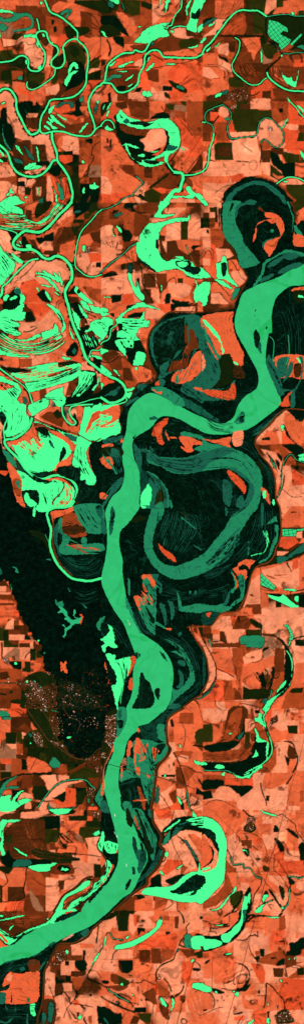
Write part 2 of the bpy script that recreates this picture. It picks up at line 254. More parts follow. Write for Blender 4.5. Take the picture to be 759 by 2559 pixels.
DATA = '''
@g
W@floodplain_woods 557,506 563,480 580,463 606,450 643,444 686,457 712,480 724,506 735,535 739,560 765,593 765,1022 709,1025 672,1062 637,1100 648,1134 672,1162 684,1189 688,1219 692,1250 697,1265 700,1292 700,1328 690,1362 682,1390 669,1405 646,1413 633,1425 622,1455 612,1490 595,1518 585,1528 552,1533 527,1563 506,1563 473,1565 486,1595 508,1628 518,1650 520,1690 506,1730 453,1771 420,1798 418,1854 425,1880 400,1905 388,1970 380,2024 381,2050 403,2087 400,2110 410,2127 400,2157 370,2194 366,2211 336,2234 283,2277 253,2304 230,2324 207,2344 173,2359 147,2360 130,2384 113,2424 107,2504 93,2565 -5,2565 -5,2380 60,2325 120,2305 195,2280 225,2240 253,2200 266,2170 264,2140 253,2110 256,2040 250,2010 258,1960 262,1920 275,1890 290,1860 297,1800 294,1771 285,1740 272,1700 265,1660 256,1600 252,1500 255,1440 230,1448 180,1440 140,1400 125,1340 120,1285 187,1262 233,1225 240,1199 233,1180 222,1135 230,1104 253,1096 285,1090 303,1080 305,1065 298,1045 308,1025 306,1012 325,995 335,970 348,960 376,956 389,945 390,936 376,909 367,859 376,829 393,809 412,787 433,781 506,782 581,771 586,759 618,694 594,653 588,629 573,606 554,573 551,533
W@hill_forest -5,1110 12,1140 25,1175 35,1215 50,1255 62,1268 122,1285 125,1340 140,1400 180,1440 230,1448 255,1440 252,1500 258,1600 265,1660 272,1700 285,1740 292,1760 280,1775 265,1785 262,1830 250,1870 230,1890 210,1897 190,1890 165,1870 150,1840 145,1800 140,1780 150,1760 148,1720 133,1691 115,1678 107,1651 100,1612 90,1598 80,1585 67,1565 53,1538 43,1518 40,1500 25,1470 15,1440 -5,1437
wm@second_oxbow 370,1125 396,1140 433,1144 466,1143 506,1130 553,1115 593,1125 626,1145 649,1175 654,1212 644,1265 626,1288 606,1318 579,1365 556,1395 526,1422 506,1432 480,1442 453,1448 426,1445 396,1428 376,1405 360,1368 363,1325 375,1282 385,1262 408,1262 408,1285 390,1315 381,1352 386,1382 403,1405 433,1415 460,1408 506,1385 533,1355 559,1322 576,1292 600,1268 616,1240 622,1212 612,1198 592,1178 569,1170 506,1177 466,1185 426,1180 400,1165 370,1155
wd@oxbow_shallows 370,1127 396,1142 433,1146 466,1145 506,1132 553,1117 585,1125 560,1140 520,1160 506,1175 466,1183 426,1178 400,1163 372,1153
wd@oxbow_shallows 612,1200 590,1182 570,1172 590,1173 612,1190 630,1210 634,1235 618,1265 606,1268 616,1240 622,1212
wd@oxbow_shallows 600,1320 560,1365 530,1400 515,1410 525,1400 545,1370 570,1345 590,1325
wM@main_river 765,651 754,663 723,676 693,693 649,709 634,716 606,733 596,759 586,796 588,826 603,856 623,892 643,932 641,969 613,989 594,1013 583,1042 566,1055 546,1059 506,1043 480,1032 440,1010 400,989 376,982 353,992 331,1012 320,1035 315,1079 306,1109 306,1152 311,1185 303,1219 280,1242 268,1266 263,1285 266,1308 268,1358 263,1398 255,1435 256,1465 281,1518 308,1558 320,1588 333,1621 340,1648 333,1675 332,1718 326,1745 315,1773 316,1801 300,1834 286,1851 283,1881 270,1911 260,1958 263,1984 274,2024 285,2064 295,2111 295,2151 286,2177 266,2211 240,2222 215,2255 200,2278 180,2290 140,2302 117,2307 67,2330 25,2362 -5,2367 -5,2412 20,2402 73,2392 100,2380 120,2365 143,2354 160,2344 187,2332 227,2314 253,2294 273,2277 303,2247 330,2227 346,2197 353,2181 368,2151 365,2124 350,2097 333,2060 325,2044 313,2024 301,1984 296,1958 300,1914 310,1888 318,1854 333,1834 363,1814 400,1784 415,1771 426,1748 430,1718 433,1685 426,1651 403,1618 373,1595 350,1578 336,1555 321,1518 313,1478 306,1432 306,1398 298,1362 301,1328 320,1308 349,1266 351,1232 348,1179 335,1145 331,1109 340,1092 376,1069 396,1045 420,1040 453,1050 506,1080 546,1086 583,1082 623,1070 663,1042 698,1012 698,989 683,949 663,902 669,839 678,829 677,792 683,759 693,739 723,716 765,707
ik@river_island 633,830 639,823 648,840 648,855 643,870 638,868 633,850
id 645,865 650,855 652,875 650,885 643,872
ik 636,775 639,774 636,780
ik 635,787 637,787 636,792
ik 664,815 667,818 664,823
id 585,1055 600,1032 609,1030 609,1045 600,1056
ik@river_island 225,2230 238,2215 254,2206 258,2216 246,2232 230,2250 222,2256
ik 244,2208 250,2200 252,2206 246,2222
id 380,974 400,965 440,985 490,1010 530,1040 520,1045 470,1020 430,998 400,985
@0 0
# oobbot ybbbob ossrrs ggsonr gntnns oroons
p o 0,0 330,0 345,50 200,55 60,80 0,60
p b 120,40 280,45 340,110 350,250 270,230 250,130 120,95
p y 0,165 90,165 100,215 60,250 0,260
q t 100,160 200,135 235,165 215,205 130,215 95,205
p g 110,245 165,250 180,262 125,300 85,290
p o 200,215 270,215 270,265 190,255
p t 345,120 480,150 470,250 430,270 370,260 345,220
p s 20,290 120,300 115,340 30,350
p o 0,270 20,340 30,365 0,370
p s 185,330 290,340 325,400 330,470 290,520 230,490 215,430 180,400
p t 95,350 185,330 185,400 100,405
p g 0,380 90,370 100,400 140,415 90,450 0,465
q v 0,475 100,465 150,430 185,440 205,490 175,520 60,520 0,500
p o 325,350 400,345 400,370 380,410 345,430 325,390
q v 405,360 435,350 435,395 395,440 390,420
q v 400,450 440,420 465,400 480,440 460,490 420,500 395,480
p r 425,280 495,280 490,320 465,360 420,350
q n 290,255 330,245 355,290 365,330 330,340 295,290
p v 560,200 660,200 680,230 640,260 600,275 585,240
p o 515,80 605,80 605,200 575,200 510,140
p o 400,40 440,10 600,40 600,90 540,80 500,60 420,100 385,80
k 560,0
p v 560,0 759,0 759,95 690,70 620,40 560,20
l k 5 560,20 640,50 740,80 759,85
p b 605,80 690,95 740,130 720,200 605,200
p t 690,105 759,130 759,260 690,260
q v 490,200 560,205 575,260 520,290 495,260
p o 640,280 750,280 750,360 700,440 675,460 665,390 630,330
q g 520,320 570,315 620,350 640,400 645,470 600,520 520,490 490,430 485,370
q v 530,340 580,350 600,400 560,430 530,400
q k 520,470 600,460 635,500 640,590 600,640 520,680 460,700 455,640 520,580 510,520
q b 500,680 600,640 640,590 640,640 590,690 530,725 470,710
p g 665,500 680,460 740,430 755,460 740,510 670,515
p v 650,560 690,540 759,520 759,600 660,605
p r 650,605 759,600 759,650 700,700 670,759 600,759 650,650
p n 0,480 70,480 70,600 0,600
p v 10,530 60,525 90,540 85,600 10,600
p t 92,530 175,530 175,580 92,600
p v 175,540 240,550 230,590 175,580
q g 235,545 330,545 340,590 300,630 230,620 215,600
q v 215,615 290,630 340,620 280,655 225,660
p o 340,500 415,500 410,560 340,600
l r 3 345,590 385,550 400,520
p g 410,530 445,530 435,600 410,635 380,620 410,580
p o 95,610 200,620 210,670 300,680 330,700 340,759 140,759 120,680 95,650
p r 130,640 200,680 260,720 250,750 190,710 140,690
p s 340,660 440,625 450,680 420,710 350,705
q s 5,690 45,670 90,680 115,720 118,759 0,759
p n 440,600 470,640 500,660 450,740 390,740 350,759 340,720 420,710 450,670
l k 3 15,310 30,350 70,350 130,340 160,315 190,315 220,335 270,330
l k 4 130,490 175,530 180,600 200,630
l k 4 660,480 700,450 759,415
l k 3 650,90 700,120 735,170 759,230
l b 3 0,505 120,505 190,530 195,590
l b 2 310,0 340,759
st b 14 3 350,130 370,190 350,270 / 490,150 470,220 450,280
p k 400,200 425,195 430,240 405,245
p k 385,140 410,150 405,180 390,190
R delta_bayou 13 335,-5 350,30 370,75 395,100 440,118 490,152 550,205 582,245 583,298 630,345 658,400 661,480 650,560 643,630 600,690 550,725 470,740 400,745 372,759
R delta_bayou 13 -5,468 90,455 150,420 195,425 218,465 213,505 245,532 300,528 333,480 340,400 310,350 285,300 273,260 300,235 345,240 362,290 388,330 430,355 435,400 392,450 388,490 420,510 465,500 487,450 480,390 475,350 510,310 550,292 583,298
R slough 9 418,515 405,570 350,615 280,660 230,672 203,645 208,612
R slough 10 298,225 290,180 278,140
wb 280,300 290,325 288,352 278,340
wb 190,450 205,455 208,485 195,475
wb 290,500 312,485 305,515 290,518
wb 320,255 340,262 335,280 322,272
wm 455,102 490,75 515,65 538,75 535,100 510,125 492,138 495,115 512,95 495,95 470,112
wm@old_loop_lake 0,72 60,80 100,92 150,100 200,95 240,120 258,170 245,205 215,225 160,232 105,240 103,230 150,220 205,210 232,185 236,155 215,128 180,122 140,142 95,162 50,168 0,155 0,125 40,142 80,133 105,120 85,102 40,92 0,92
wb 0,72 60,78 98,88 90,98 40,92 0,92
wm 0,185 25,178 50,205 45,230 20,232 0,215
wb 0,240 8,255 5,280 0,280
wb 185,263 230,258 268,265 265,282 225,280 188,283
wb 525,490 560,467 585,490 580,520 555,500 535,520 520,555 512,545
wb 490,600 530,545 585,530 570,545 545,560 530,590 505,640 488,635
wm 135,580 165,568 170,595 140,592
wb 305,10 320,20 310,40
wb 385,318 400,320 395,330
wm 595,740 625,720 620,759 600,759
R west_bayou 17 -5,690 20,670 50,665 80,675 105,705 122,740 125,765
R middle_bayou 14 765,632 720,660 690,700 670,740 665,765
@1 0
# nbtosb gsoobo gtoosb tborrb borrro oossrr
p v 0,0 120,0 130,60 60,100 0,110
p o 110,90 165,95 210,130 240,190 270,200 230,270 150,270 140,200 130,130
p g 150,0 290,0 290,110 230,120 170,90 140,40
sg r 10 2 170,10 190,60 230,110 / 280,0 280,50 290,110
p t 290,70 380,70 380,190 300,200 290,140
p v 290,0 380,30 380,75 350,70 300,50
p s 380,30 480,30 480,100 380,190
p o 480,30 580,30 580,80 540,130 530,180 480,170
p n 590,0 640,0 640,150 560,180 545,150 590,70
q k 0,120 60,115 110,120 160,180 210,272 160,250 110,210 60,190 0,180
q v 0,190 110,210 150,255 100,275 0,270
p o 0,280 90,280 150,330 240,330 240,380 130,430 70,450 0,440
q k 90,280 165,280 170,360 140,340 110,320
l k 12 45,300 70,370 55,420
p v 0,450 30,445 35,480 0,500
q b 225,340 400,320 520,260 600,290 720,290 720,340 620,370 460,400 440,380 340,370 320,380 240,370
q g 590,300 710,290 715,330 600,365
p s 520,210 630,200 635,260 700,270 640,290 560,280 510,240
p n 635,200 720,270 759,190 759,280 640,270
q o 460,390 600,380 759,330 759,400 680,425 560,425 480,425
q r 130,440 250,410 320,400 315,500 260,520 150,520 60,500 70,460
q s 250,470 315,440 310,500 270,505
q b 80,530 280,520 285,580 260,650 190,680 130,680 90,620 30,600 50,560
l v 9 50,530 140,510 280,500
q k 110,650 170,640 190,665 140,685
q r 380,390 440,390 470,430 600,450 500,470 400,500 330,540 335,470
p b 380,400 470,450 460,460 375,410
q v 340,420 370,410 350,470 335,470
p o 460,470 640,450 690,440 759,480 759,600 470,600 460,540
p r 560,470 759,470 759,600 640,650 520,600 480,560
st r 9 3 470,470 620,490 740,640 / 640,440 720,520 759,600
q v 510,600 600,640 640,670 630,700 560,670 510,620
p k 460,640 530,650 530,680 460,680
q v 470,690 500,700 520,740 480,730
p o 380,520 460,520 470,620 430,700 370,640
p b 340,540 380,520 430,520 430,620 350,600
p r 285,600 380,610 370,680 285,690
p k 260,660 310,650 290,690 240,690
p b 120,700 240,690 230,759 120,759
p o 10,640 80,640 120,690 60,759 0,759
p k 50,700 70,690 75,759 50,759
p s 200,690 320,710 320,750 200,740
p o 640,690 759,670 759,759 520,759 600,740
l k 3 720,440 690,450 620,470 400,510 330,540
R middle_bayou 14 -5,632 15,620 30,590 45,500 80,455 160,402 240,395 250,375 290,388 325,382 350,345 375,290
R middle_bayou 14 15,620 75,628 100,660 130,690 180,690 240,660 275,620 285,560 310,510 325,470 325,430 350,395 390,375 435,385 465,425 520,430 680,435 730,420 765,400
R north_creek 9 603,-5 595,60 555,110 535,160 525,190 500,195 495,212 450,195 430,185
R north_creek 8 525,215 555,200 600,197 645,203
wb@north_flood 250,315 280,280 320,230 370,200 425,182 470,172 510,172 480,190 450,192 490,230 508,262 500,272 450,280 390,300 370,320 310,322
wb@north_pool 638,210 660,150 665,90 690,20 700,-3 765,-3 759,40 735,100 715,180 712,240 670,232
ik 675,90 700,100 730,65 742,68 730,130 715,145 672,138
wb 635,110 632,60 650,20 675,-3 660,40 645,70 645,105
wb 475,90 480,30 490,0 515,0 500,30 490,80
wb 435,0 445,0 445,30 438,28
wb 720,240 730,200 759,180 759,210 740,238
wd 50,20 70,10 95,45 80,55 60,45
wb 65,0 130,0 125,30 100,25 80,10
wb 515,232 540,230 538,245 520,240
wd 370,315 395,315 390,335 375,335
wb 650,358 700,345 720,335 715,348 680,362
wb 740,315 759,300 759,318 745,325
wb 55,492 100,462 110,465 85,488 65,500
wb 125,502 170,478 235,458 240,465 190,480 165,505
wm 30,610 80,565 150,560 140,580 90,590 50,608
wb 180,600 240,560 230,575 190,605
wb 200,645 235,625 230,640 205,652
wb 335,530 370,490 400,475 380,505 345,535
wb 345,455 365,420 355,450 345,465
wb 475,480 550,475 545,485 490,485
wb 120,535 200,530 170,540
wb 305,700 320,680 345,695 350,678 380,712 355,728 325,725
wm 560,645 590,640 625,665 610,672 575,665
wb 0,230 20,240 40,275 20,265
wb 275,198 300,200 290,206
wd 150,20 165,30 180,90 168,70
@2 0
# btbngs tbbgvb obbnvv ootbgb ogbobb otbrbt
q b 0,0 60,0 0,80
p o 90,0 310,0 310,70 250,80 160,140 90,140
sb o 12 3 80,20 90,90 60,180 / 300,0 250,70 140,140
p g 320,0 470,0 475,120 420,85 320,70
p n 320,90 375,90 375,260 300,260 310,150
p g 375,90 430,90 475,130 475,250 375,255
q t 150,240 230,150 310,110 310,260 150,265
sr b 8 3 120,260 200,180 300,130 / 230,260 270,220 310,200
p s 475,0 550,0 550,60 510,80 480,110 460,100
p o 550,60 600,50 600,10 650,0 715,30 715,110 640,110 580,100 520,110
p g 715,80 759,80 759,120 715,115
q k 500,125 600,115 759,130 759,230 650,290 640,240 600,200 540,165
q v 520,130 759,140 759,280 640,320 520,200
q v 20,140 100,130 60,180 0,210 0,160
p s 90,145 180,145 150,210 60,330 0,390 0,280
q t 0,210 80,170 90,200 0,270
q b 30,270 200,265 240,285 150,320 80,370 0,420 0,380
st k 5 4 60,290 30,340 10,410 / 200,270 130,320 60,380
q k 240,275 280,300 290,350 250,430 235,480 220,490 220,460 250,380 265,330
p o 290,290 440,270 440,350 400,400 380,460 350,460 345,390
q v 430,270 470,280 475,340 435,350
q k 110,265 260,260 460,265 460,278 200,278
q b 250,380 350,390 390,460 500,480 500,600 400,620 300,590 240,520 230,480
q n 290,480 480,480 490,550 400,590 290,560
st g 9 3 260,480 290,560 360,600 / 360,480 400,530 470,560
q y 440,350 500,320 580,370 580,420 500,470 445,475 430,400
q g 445,340 520,335 560,380 540,440 470,430
p t 590,380 650,320 680,340 630,390
p b 0,320 60,340 90,390 0,420
p s 60,360 190,320 195,390 185,420 115,400 110,360
p n 190,310 250,310 240,390 195,390
p s 110,420 190,470 220,500 220,545 110,510
q k 115,415 150,430 185,440 190,470 150,450 120,435
p o 0,400 110,400 120,510 220,550 230,590 80,580 0,560
p s 0,500 60,510 120,580 60,590 0,570
p g 195,580 280,580 310,640 300,660 200,650
p o 0,600 190,580 195,680 40,720 0,700
p r 380,640 440,620 480,590 515,600 510,660 400,660
p b 360,580 470,570 440,640 370,635
q t 560,390 759,400 759,500 600,500 520,480
q b 500,500 720,500 740,560 720,640 620,650 540,620 510,570
so n 5 3 500,510 520,580 640,650 / 600,500 560,540 600,600
p r 360,670 445,670 445,720 360,710
p n 445,680 510,680 510,740 445,740
q n 40,720 150,700 190,720 180,759 40,759
p s 370,740 500,738 510,759 370,759
q v 320,700 370,710 415,690 410,705 370,718 330,712
p b 520,660 759,700 759,759 640,759 530,720
p r 680,450 759,440 759,500 680,500
l k 10 475,120 470,200 480,290 520,330 570,370 590,400 650,405 759,395
l k 10 480,120 600,108 690,125 759,120
l k 12 600,400 560,450 510,490 480,540 485,580
l k 4 310,0 310,60
l b 3 200,265 330,280 440,360
R north_bayou 13 -5,400 20,355 60,320 100,265 150,200 190,145 250,90 300,75 350,80 410,80 450,105 478,125
R north_bayou 5 478,125 560,112 640,108 690,120 759,120
wb 665,90 675,90 680,112 668,112
R north_bayou 4 600,402 650,403 690,395 759,395
R bend_creek 8 240,280 275,310 268,380 235,450 218,490 235,540 290,590 350,632 400,636 435,620 450,600 480,585
R east_creek 12 480,540 490,575 530,615 590,655 650,678 759,685
wb 590,540 600,562 650,590 655,572 690,612 720,525 705,600 695,650 640,632 610,600
wm 705,350 730,338 765,345 765,372 730,362
wb 432,370 440,400 445,465 437,465
wb 585,412 597,412 592,425
wb 55,185 90,165 80,180 45,202
wd 0,185 40,155 80,135 110,138 70,160 30,185 0,205
wb 0,290 25,280 15,300 0,312
wb 25,385 60,345 50,370 30,390
wb 80,355 130,320 110,340
wb 90,735 100,710 140,700 135,715 105,730
wd 140,690 185,675 183,700 150,712
wb 0,0 20,0 0,35
wb 630,730 645,745 655,759 645,759
pond 495,150 560,165 630,210 635,240 600,230 575,255 635,285 660,300 640,330 590,372 570,345 570,325 510,290 485,250 490,200
pond 655,330 735,252 742,262 665,342
T 160,700 330,640 350,759 180,759
@0 1
# svvtbt vovotb vottts otbgkt obtbkk osngvo
p s 50,0 120,0 130,60 150,140 200,240 290,235 300,215 300,250 370,250 380,300 420,440 360,460 345,330 260,320 240,320 170,290 110,270 100,180 60,160
sv s 6 3 20,60 60,120 60,240 / 60,130 110,190 120,300
q k 0,120 20,50 55,60 55,150 90,200 100,300 100,380 40,320 20,250 0,220
q k 30,170 80,170 110,250 115,340 80,380 40,300
q k 140,20 250,0 300,60 250,90 220,90 210,160 160,120
p s 205,90 290,90 270,130 200,120
q n 200,130 300,130 300,200 220,200
p o 250,0 330,0 320,30 250,30
q n 105,330 180,310 260,440 250,470 180,490 110,440
sb o 10 3 110,280 150,400 200,460 / 240,400 260,430 262,460
p n 170,290 230,290 230,400 250,440 190,400
p n 240,325 340,325 345,440 290,450 250,440
p k 275,450 370,445 370,480 275,480
p s 190,530 345,485 345,510 290,545 200,550
q v 60,380 120,430 190,500 190,530 130,510 90,460
p v 0,420 60,415 60,460 0,455
p o 0,360 50,370 60,420 0,415
l r 3 0,460 60,470 80,490
p s 0,460 70,480 100,520 120,560 20,575 0,570
p t 70,575 110,575 110,620 70,620
p s 0,600 60,600 130,640 120,690 0,759 0,620
p s 140,580 200,560 250,580 270,600 240,630 190,640 190,700 140,700
p n 270,560 350,560 350,700 250,759 240,640 270,620
p v 190,640 240,650 230,710 190,700
p s 270,645 312,645 310,710 275,710
p k 135,600 190,600 190,640 140,640
q r 400,40 500,10 580,30 600,60 500,80 450,90
q k 560,0 610,0 610,60 640,90 600,110 540,120 455,95 560,75
p o 600,40 670,40 690,110 640,110 600,60
q b 310,110 400,90 520,170 690,150 700,210 640,250 520,230 400,215 320,220
sg o 8 2 320,90 360,140 440,220 / 520,140 600,200 640,240
q r 385,90 560,110 570,140 480,110
p s 470,260 590,250 595,400 540,395 470,360 440,330 470,300
p t 595,260 760,260 760,370 690,470 640,480 595,450
q o 430,300 470,260 470,330 450,350
p k 475,375 545,370 550,400 595,405 595,550 550,550 545,490 480,470 545,450 545,405 475,400
p r 445,405 540,405 545,450 490,470 445,450
sv o 6 8 500,480 530,560 / 590,440 590,560
p o 590,480 660,470 650,540 620,570 595,570
p y 680,480 755,480 755,570 660,570
p t 600,570 670,570 670,620 600,610
p k 600,620 670,620 680,700 650,759 600,759 615,700 600,690
p k 675,655 755,655 735,759 680,759
p v 530,555 590,555 590,680 550,680
p r 350,540 400,560 450,590 500,560 520,600 540,700 500,759 380,759 350,650
q k 370,500 420,480 460,500 450,550 400,560 365,530
sk o 8 4 370,560 400,640 400,759 / 520,560 540,660 510,759
sv o 6 3 480,560 500,620 / 530,600 540,680
p s 360,560 380,560 400,700 400,759 350,759
q k 640,285 690,280 690,320 640,300
l k 5 750,300 700,340 690,400 705,420 640,540 600,590
l k 4 140,570 130,610 135,690
l k 3 200,560 205,600 190,640
q k 270,0 310,40 280,60
R delta_bayou 14 375,-5 345,60 315,110 302,170 305,225 335,243 380,230 440,225 490,232 540,250 600,260 660,262 700,235 712,195 695,130 670,60 662,-5
R delta_bayou 9 765,185 735,195 710,218
R west_bayou 17 125,-5 128,60 165,140 205,220 240,250 280,235 300,210
wb 205,215 225,225 220,240 208,232
R delta_bayou 18 390,228 395,290 425,380 435,450 480,510 515,570 535,640 545,700 535,765
R west_bayou 17 425,440 395,452 370,495 320,545 260,566 190,560 130,530 90,475 60,390 20,345 -5,325
wb 0,365 35,405 30,415 0,378
wb 0,435 30,458 0,450
wm 30,170 25,230 45,300 85,365 80,370 38,310 20,240
wb 185,495 220,470 270,460 270,480 320,490 280,505 230,512 190,510
wd 110,430 160,440 170,470 120,455
wb 115,335 140,335 160,375 175,400 140,370
wd 180,330 240,400 260,440 220,420
wb 275,345 285,350 298,445 290,450 282,400
wb 370,60 410,30 400,60 375,92
wd 430,30 460,10 520,5 550,15 555,40 535,50 510,15 470,25 425,50
wb 378,105 400,110 430,140 490,195 470,190 430,165 400,145
wb 430,95 490,130 495,145 450,120
wb 330,190 345,180 380,212 370,215
wb 350,155 365,148 400,185 430,200 400,208 370,180
wb 595,235 625,190 655,160 660,165 630,205 605,238
wb 368,120 400,150 380,160
wb 675,625 700,625 712,605 720,630 738,632 730,655 678,655
wb 622,650 635,648 632,690 620,690
wb 615,445 632,448 632,465 612,458
wb@west_flood 30,745 70,715 130,715 160,745 190,755 170,765 20,765
wb 50,705 75,680 105,675 105,690 75,690 60,710
wb 70,670 95,650 85,675
wb 190,715 212,718 195,730
wm 430,610 470,670 480,720 455,740 445,690
wb 395,640 425,700 430,759 422,759 415,690
wm 455,570 465,600 475,680 468,660
wd 295,740 320,725 325,759 295,759
wb 285,650 292,645 290,710 285,700
wb 10,20 40,5 45,12 15,25
wd 190,60 215,115 205,105
wd 720,10 730,40 718,100 710,70
wb 725,0 745,0 735,20
@1 1
# totbtt kksstt oksssr oosotr bbotbr tosbro
p n 105,10 190,0 200,50 150,60 110,40
p b 190,0 360,0 360,130 300,140 220,110
p o 360,0 480,0 470,80 400,90 360,60
p y 490,20 630,30 635,80 520,60
p g 490,20 550,20 540,70 490,50
p g 590,0 635,0 635,40 600,20
q k 360,135 440,85 500,90 510,130 430,130
q k 555,130 600,135 640,155 650,210 610,180
p r 560,110 640,160 660,240 759,340 759,400 600,330 590,200 540,140
p t 635,0 759,0 759,250 700,260 640,160
q k 110,180 170,190 250,210 330,210 380,250 380,215 330,270 300,290 340,330 360,380 440,350 450,370 400,430 300,450 220,420 180,380 100,230
p k 325,215 380,210 375,250 330,255
q b 140,185 330,210 330,255 230,250 170,230
q s 340,250 380,205 440,205 480,230 490,290 470,330 430,350 370,372 320,370 325,330 290,290 335,280
p r 380,400 430,380 480,330 480,370 420,410
q k 470,200 500,240 510,320 480,370 460,370 490,300
q n 0,200 100,210 120,260 150,310 190,400 260,470 160,340 90,230 0,210
p o 0,210 100,240 150,330 230,430 250,475 130,475 0,475
sr k 3 3 45,280 50,310 / 70,290 68,350
q k 40,280 55,280 55,315 45,310
q k 65,285 78,285 72,350 63,350
p o 0,480 120,480 160,520 230,560 310,600 250,680 130,740 0,759
l b 3 80,435 180,435
p b 160,480 235,480 235,560 180,540
p t 235,480 320,490 370,490 430,500 500,480 520,520 500,540 260,560
p n 320,490 380,490 380,580 320,570
sb o 10 3 250,560 300,560 / 480,500 560,570
q b 470,540 560,550 590,590 580,640 500,660 440,620
q v 360,640 440,580 500,540 500,560 420,620 370,655
q r 370,680 450,690 500,670 440,650 380,660
p o 600,420 720,420 759,420 759,520 640,540 590,520 540,500
p n 740,400 759,410 759,510 640,545 700,480
l b 3 610,470 759,250
l k 4 640,530 700,450 759,380
p o 630,560 759,540 759,759 700,650
p b 640,560 680,600 690,640 650,640 620,600
p s 560,720 700,720 700,759 480,759
q k 470,470 530,480 545,520 520,530 490,500
q k 290,690 350,740 330,750 280,720
p g 320,680 380,650 450,690 430,759 350,759 320,720
p r 80,690 240,680 160,740 100,759 0,759 0,700
p s 0,560 50,570 80,640 70,700 0,690
p r 0,80 100,30 120,80 100,180 70,130 0,150
q v 0,20 60,0 80,10 30,90 0,110
l k 20 105,110 130,200 170,330 230,430 300,480
l k 8 540,160 580,230 590,330 540,420 500,470
l k 3 560,110 640,200 680,260
l v 4 450,40 490,100
R delta_bayou 9 -5,185 30,145 70,145 95,180 100,205
wb@hook_lake 120,100 145,62 170,90 220,125 290,145 330,160 390,150 430,132 490,130 540,160 575,210 588,280 585,340 560,370 505,410 495,455 470,445 478,390 495,350 510,310 508,260 485,215 440,200 370,205 290,205 230,195 200,180 150,165 120,150
ik 135,100 150,110 165,128 150,125
ik 220,155 320,150 360,165 395,160 330,195 300,180 230,175
wd 165,145 195,130 215,160 180,170
id 500,330 570,340 545,370 495,370
wb 185,310 215,390 250,440 330,440 390,425 470,380 495,375 490,400 440,420 400,440 440,455 470,460 420,485 340,490 290,470 230,420 195,380 180,340
ik 320,445 380,440 440,455 400,475 340,465
iv 250,400 300,430 300,460 250,440
wb 275,400 320,400 320,418 280,415
wb 25,205 45,180 60,200 95,210 60,220
wb 150,330 190,318 240,330 290,352 240,345 190,330
wb 360,378 430,372 400,382
R outlet_bayou 10 490,450 510,490 550,535 600,540 625,560
R outlet_bayou 24 540,532 600,540 612,570 600,620 590,660
wb@middle_flood 600,620 590,680 545,690 500,765 455,765 490,710 540,660 590,650
wb 535,712 600,710 680,715 670,730 600,720 540,728
wb 630,650 660,640 690,680 740,700 765,730 765,765 740,745 700,710 680,730 640,710 660,700 640,670
R outlet_bayou 11 625,555 690,550 765,525
R thin_creek 5 260,560 285,585 312,610 290,635 265,660 240,690 240,705
R thin_creek 4 240,705 180,720 130,759
l v 10 240,705 180,720 130,759
l v 8 240,705 300,720 340,750
wb 40,65 65,15 75,10 50,60
wb 40,95 55,70 60,80 42,120
wb 10,50 30,25 15,60
wb 590,345 625,362 610,365
@2 1
# nbgsnr bogssb rsgssr ssgsog sssssk soooon
p g 0,0 150,0 160,25 60,60 20,70 0,60
p r 60,60 120,70 130,40 190,70 190,120 140,150 60,150 55,100
p s 130,40 160,30 190,60 195,100 170,130 120,100
p k 60,65 110,65 120,80 60,80
p b 0,190 40,190 60,230 60,300 0,300
p r 80,150 230,150 240,225 200,230 200,310 90,310
p t 90,160 190,150 200,300 95,290
p g 240,30 420,60 420,130 410,225 240,220 215,130
p n 280,20 355,20 355,60 280,60
p s 355,0 500,0 520,50 500,60 355,55
p g 380,65 520,65 520,130 450,130 420,150 380,140
p s 420,180 460,130 510,135 560,170 600,230 600,300 560,345 500,320 450,290 430,300 400,250 410,220
p s 200,230 400,230 410,330 430,380 420,460 230,440 210,320
p g 85,330 110,310 220,310 220,370 230,440 70,440 90,380
p n 120,340 180,330 220,370 200,420 100,400
p t 435,300 480,300 520,350 440,370
p n 440,370 505,365 505,460 440,460
p s 80,310 90,440 60,440 40,400
p s 0,450 430,460 440,550 300,570 180,590 60,600 0,570
p o 0,560 200,560 200,610 80,620 0,660
p r 200,560 300,540 320,575 220,610
p s 440,470 500,465 500,560 450,540
p s 0,610 180,620 200,640 150,759 0,720
p s 0,650 90,670 150,759 30,759 0,730
l k 3 250,620 160,640 90,690
q k 505,370 560,400 600,460 690,460 690,560 640,560 600,560 590,530 520,470
p r 600,360 640,360 720,400 690,400 630,310
p r 600,200 720,220 759,300 759,330 720,400 680,380 610,310
p s 620,170 715,170 715,215 650,215
p g 620,135 715,140 715,168 620,170
p g 720,230 759,240 759,300 700,300
p g 600,380 720,400 720,460 620,460 590,400
p n 510,350 600,350 610,400 560,400 510,370
p g 505,470 600,550 590,610 500,560
p o 520,540 580,570 590,585 560,585 525,555
p o 690,460 759,460 759,570 690,570
p r 640,0 720,100 759,150 759,180 640,170 600,60
p t 500,0 640,0 640,120 560,170 520,130
p o 570,560 690,560 759,600 759,620 590,620 560,620
q s 610,600 680,575 740,600 735,625 600,625
p g 620,625 759,625 759,759 660,759
q t 180,759 160,700 200,640 290,590 410,560 560,610 650,700 660,759
q k 185,759 175,690 220,640 300,595 410,575 540,620 630,700 645,759
q k 200,690 160,720 155,690 250,620 400,565 300,575
l k 3 290,320 300,330 370,380
l b 2 200,0 200,60
l k 6 10,165 75,150
l k 9 120,110 75,165
p k 570,55 600,55 600,85 570,85
R east_loop_bayou 10 -5,155 20,160
R east_loop_bayou 6 150,25 80,50 35,75 15,110 25,155 65,175 82,220 75,290 50,360 40,440
l k 12 150,25 80,50 35,75 15,110 25,155 65,175 82,220 75,290 50,360 40,440
R outlet_bayou 11 82,240 75,290 50,360 42,440 25,500 -5,525
R east_loop_bayou 3 150,25 195,60 215,100 205,150 185,190 190,240 215,280 300,270 380,262 405,240
l k 12 150,25 195,60 215,100 205,150 185,190 190,240 215,280
R east_loop_bayou 5 185,190 190,240 215,280 300,270 380,262 405,240 420,170 455,130 490,125 520,140
l k 8 405,240 420,170 455,130 490,125 520,140 560,180 600,230 605,290 580,335 540,345 500,315 470,290 440,295 430,320 440,380 430,460
R east_loop_bayou 3 520,140 560,180 600,230 605,290 580,335 540,345 500,315 470,290 440,295 430,320
wb 580,200 600,190 620,145 635,135 628,155 612,185 600,200
wb 725,380 740,375 759,410 759,435
R east_creek 8 640,-5 690,40 730,95 765,125
wb 705,30 740,45 755,65 750,85 735,60 710,42
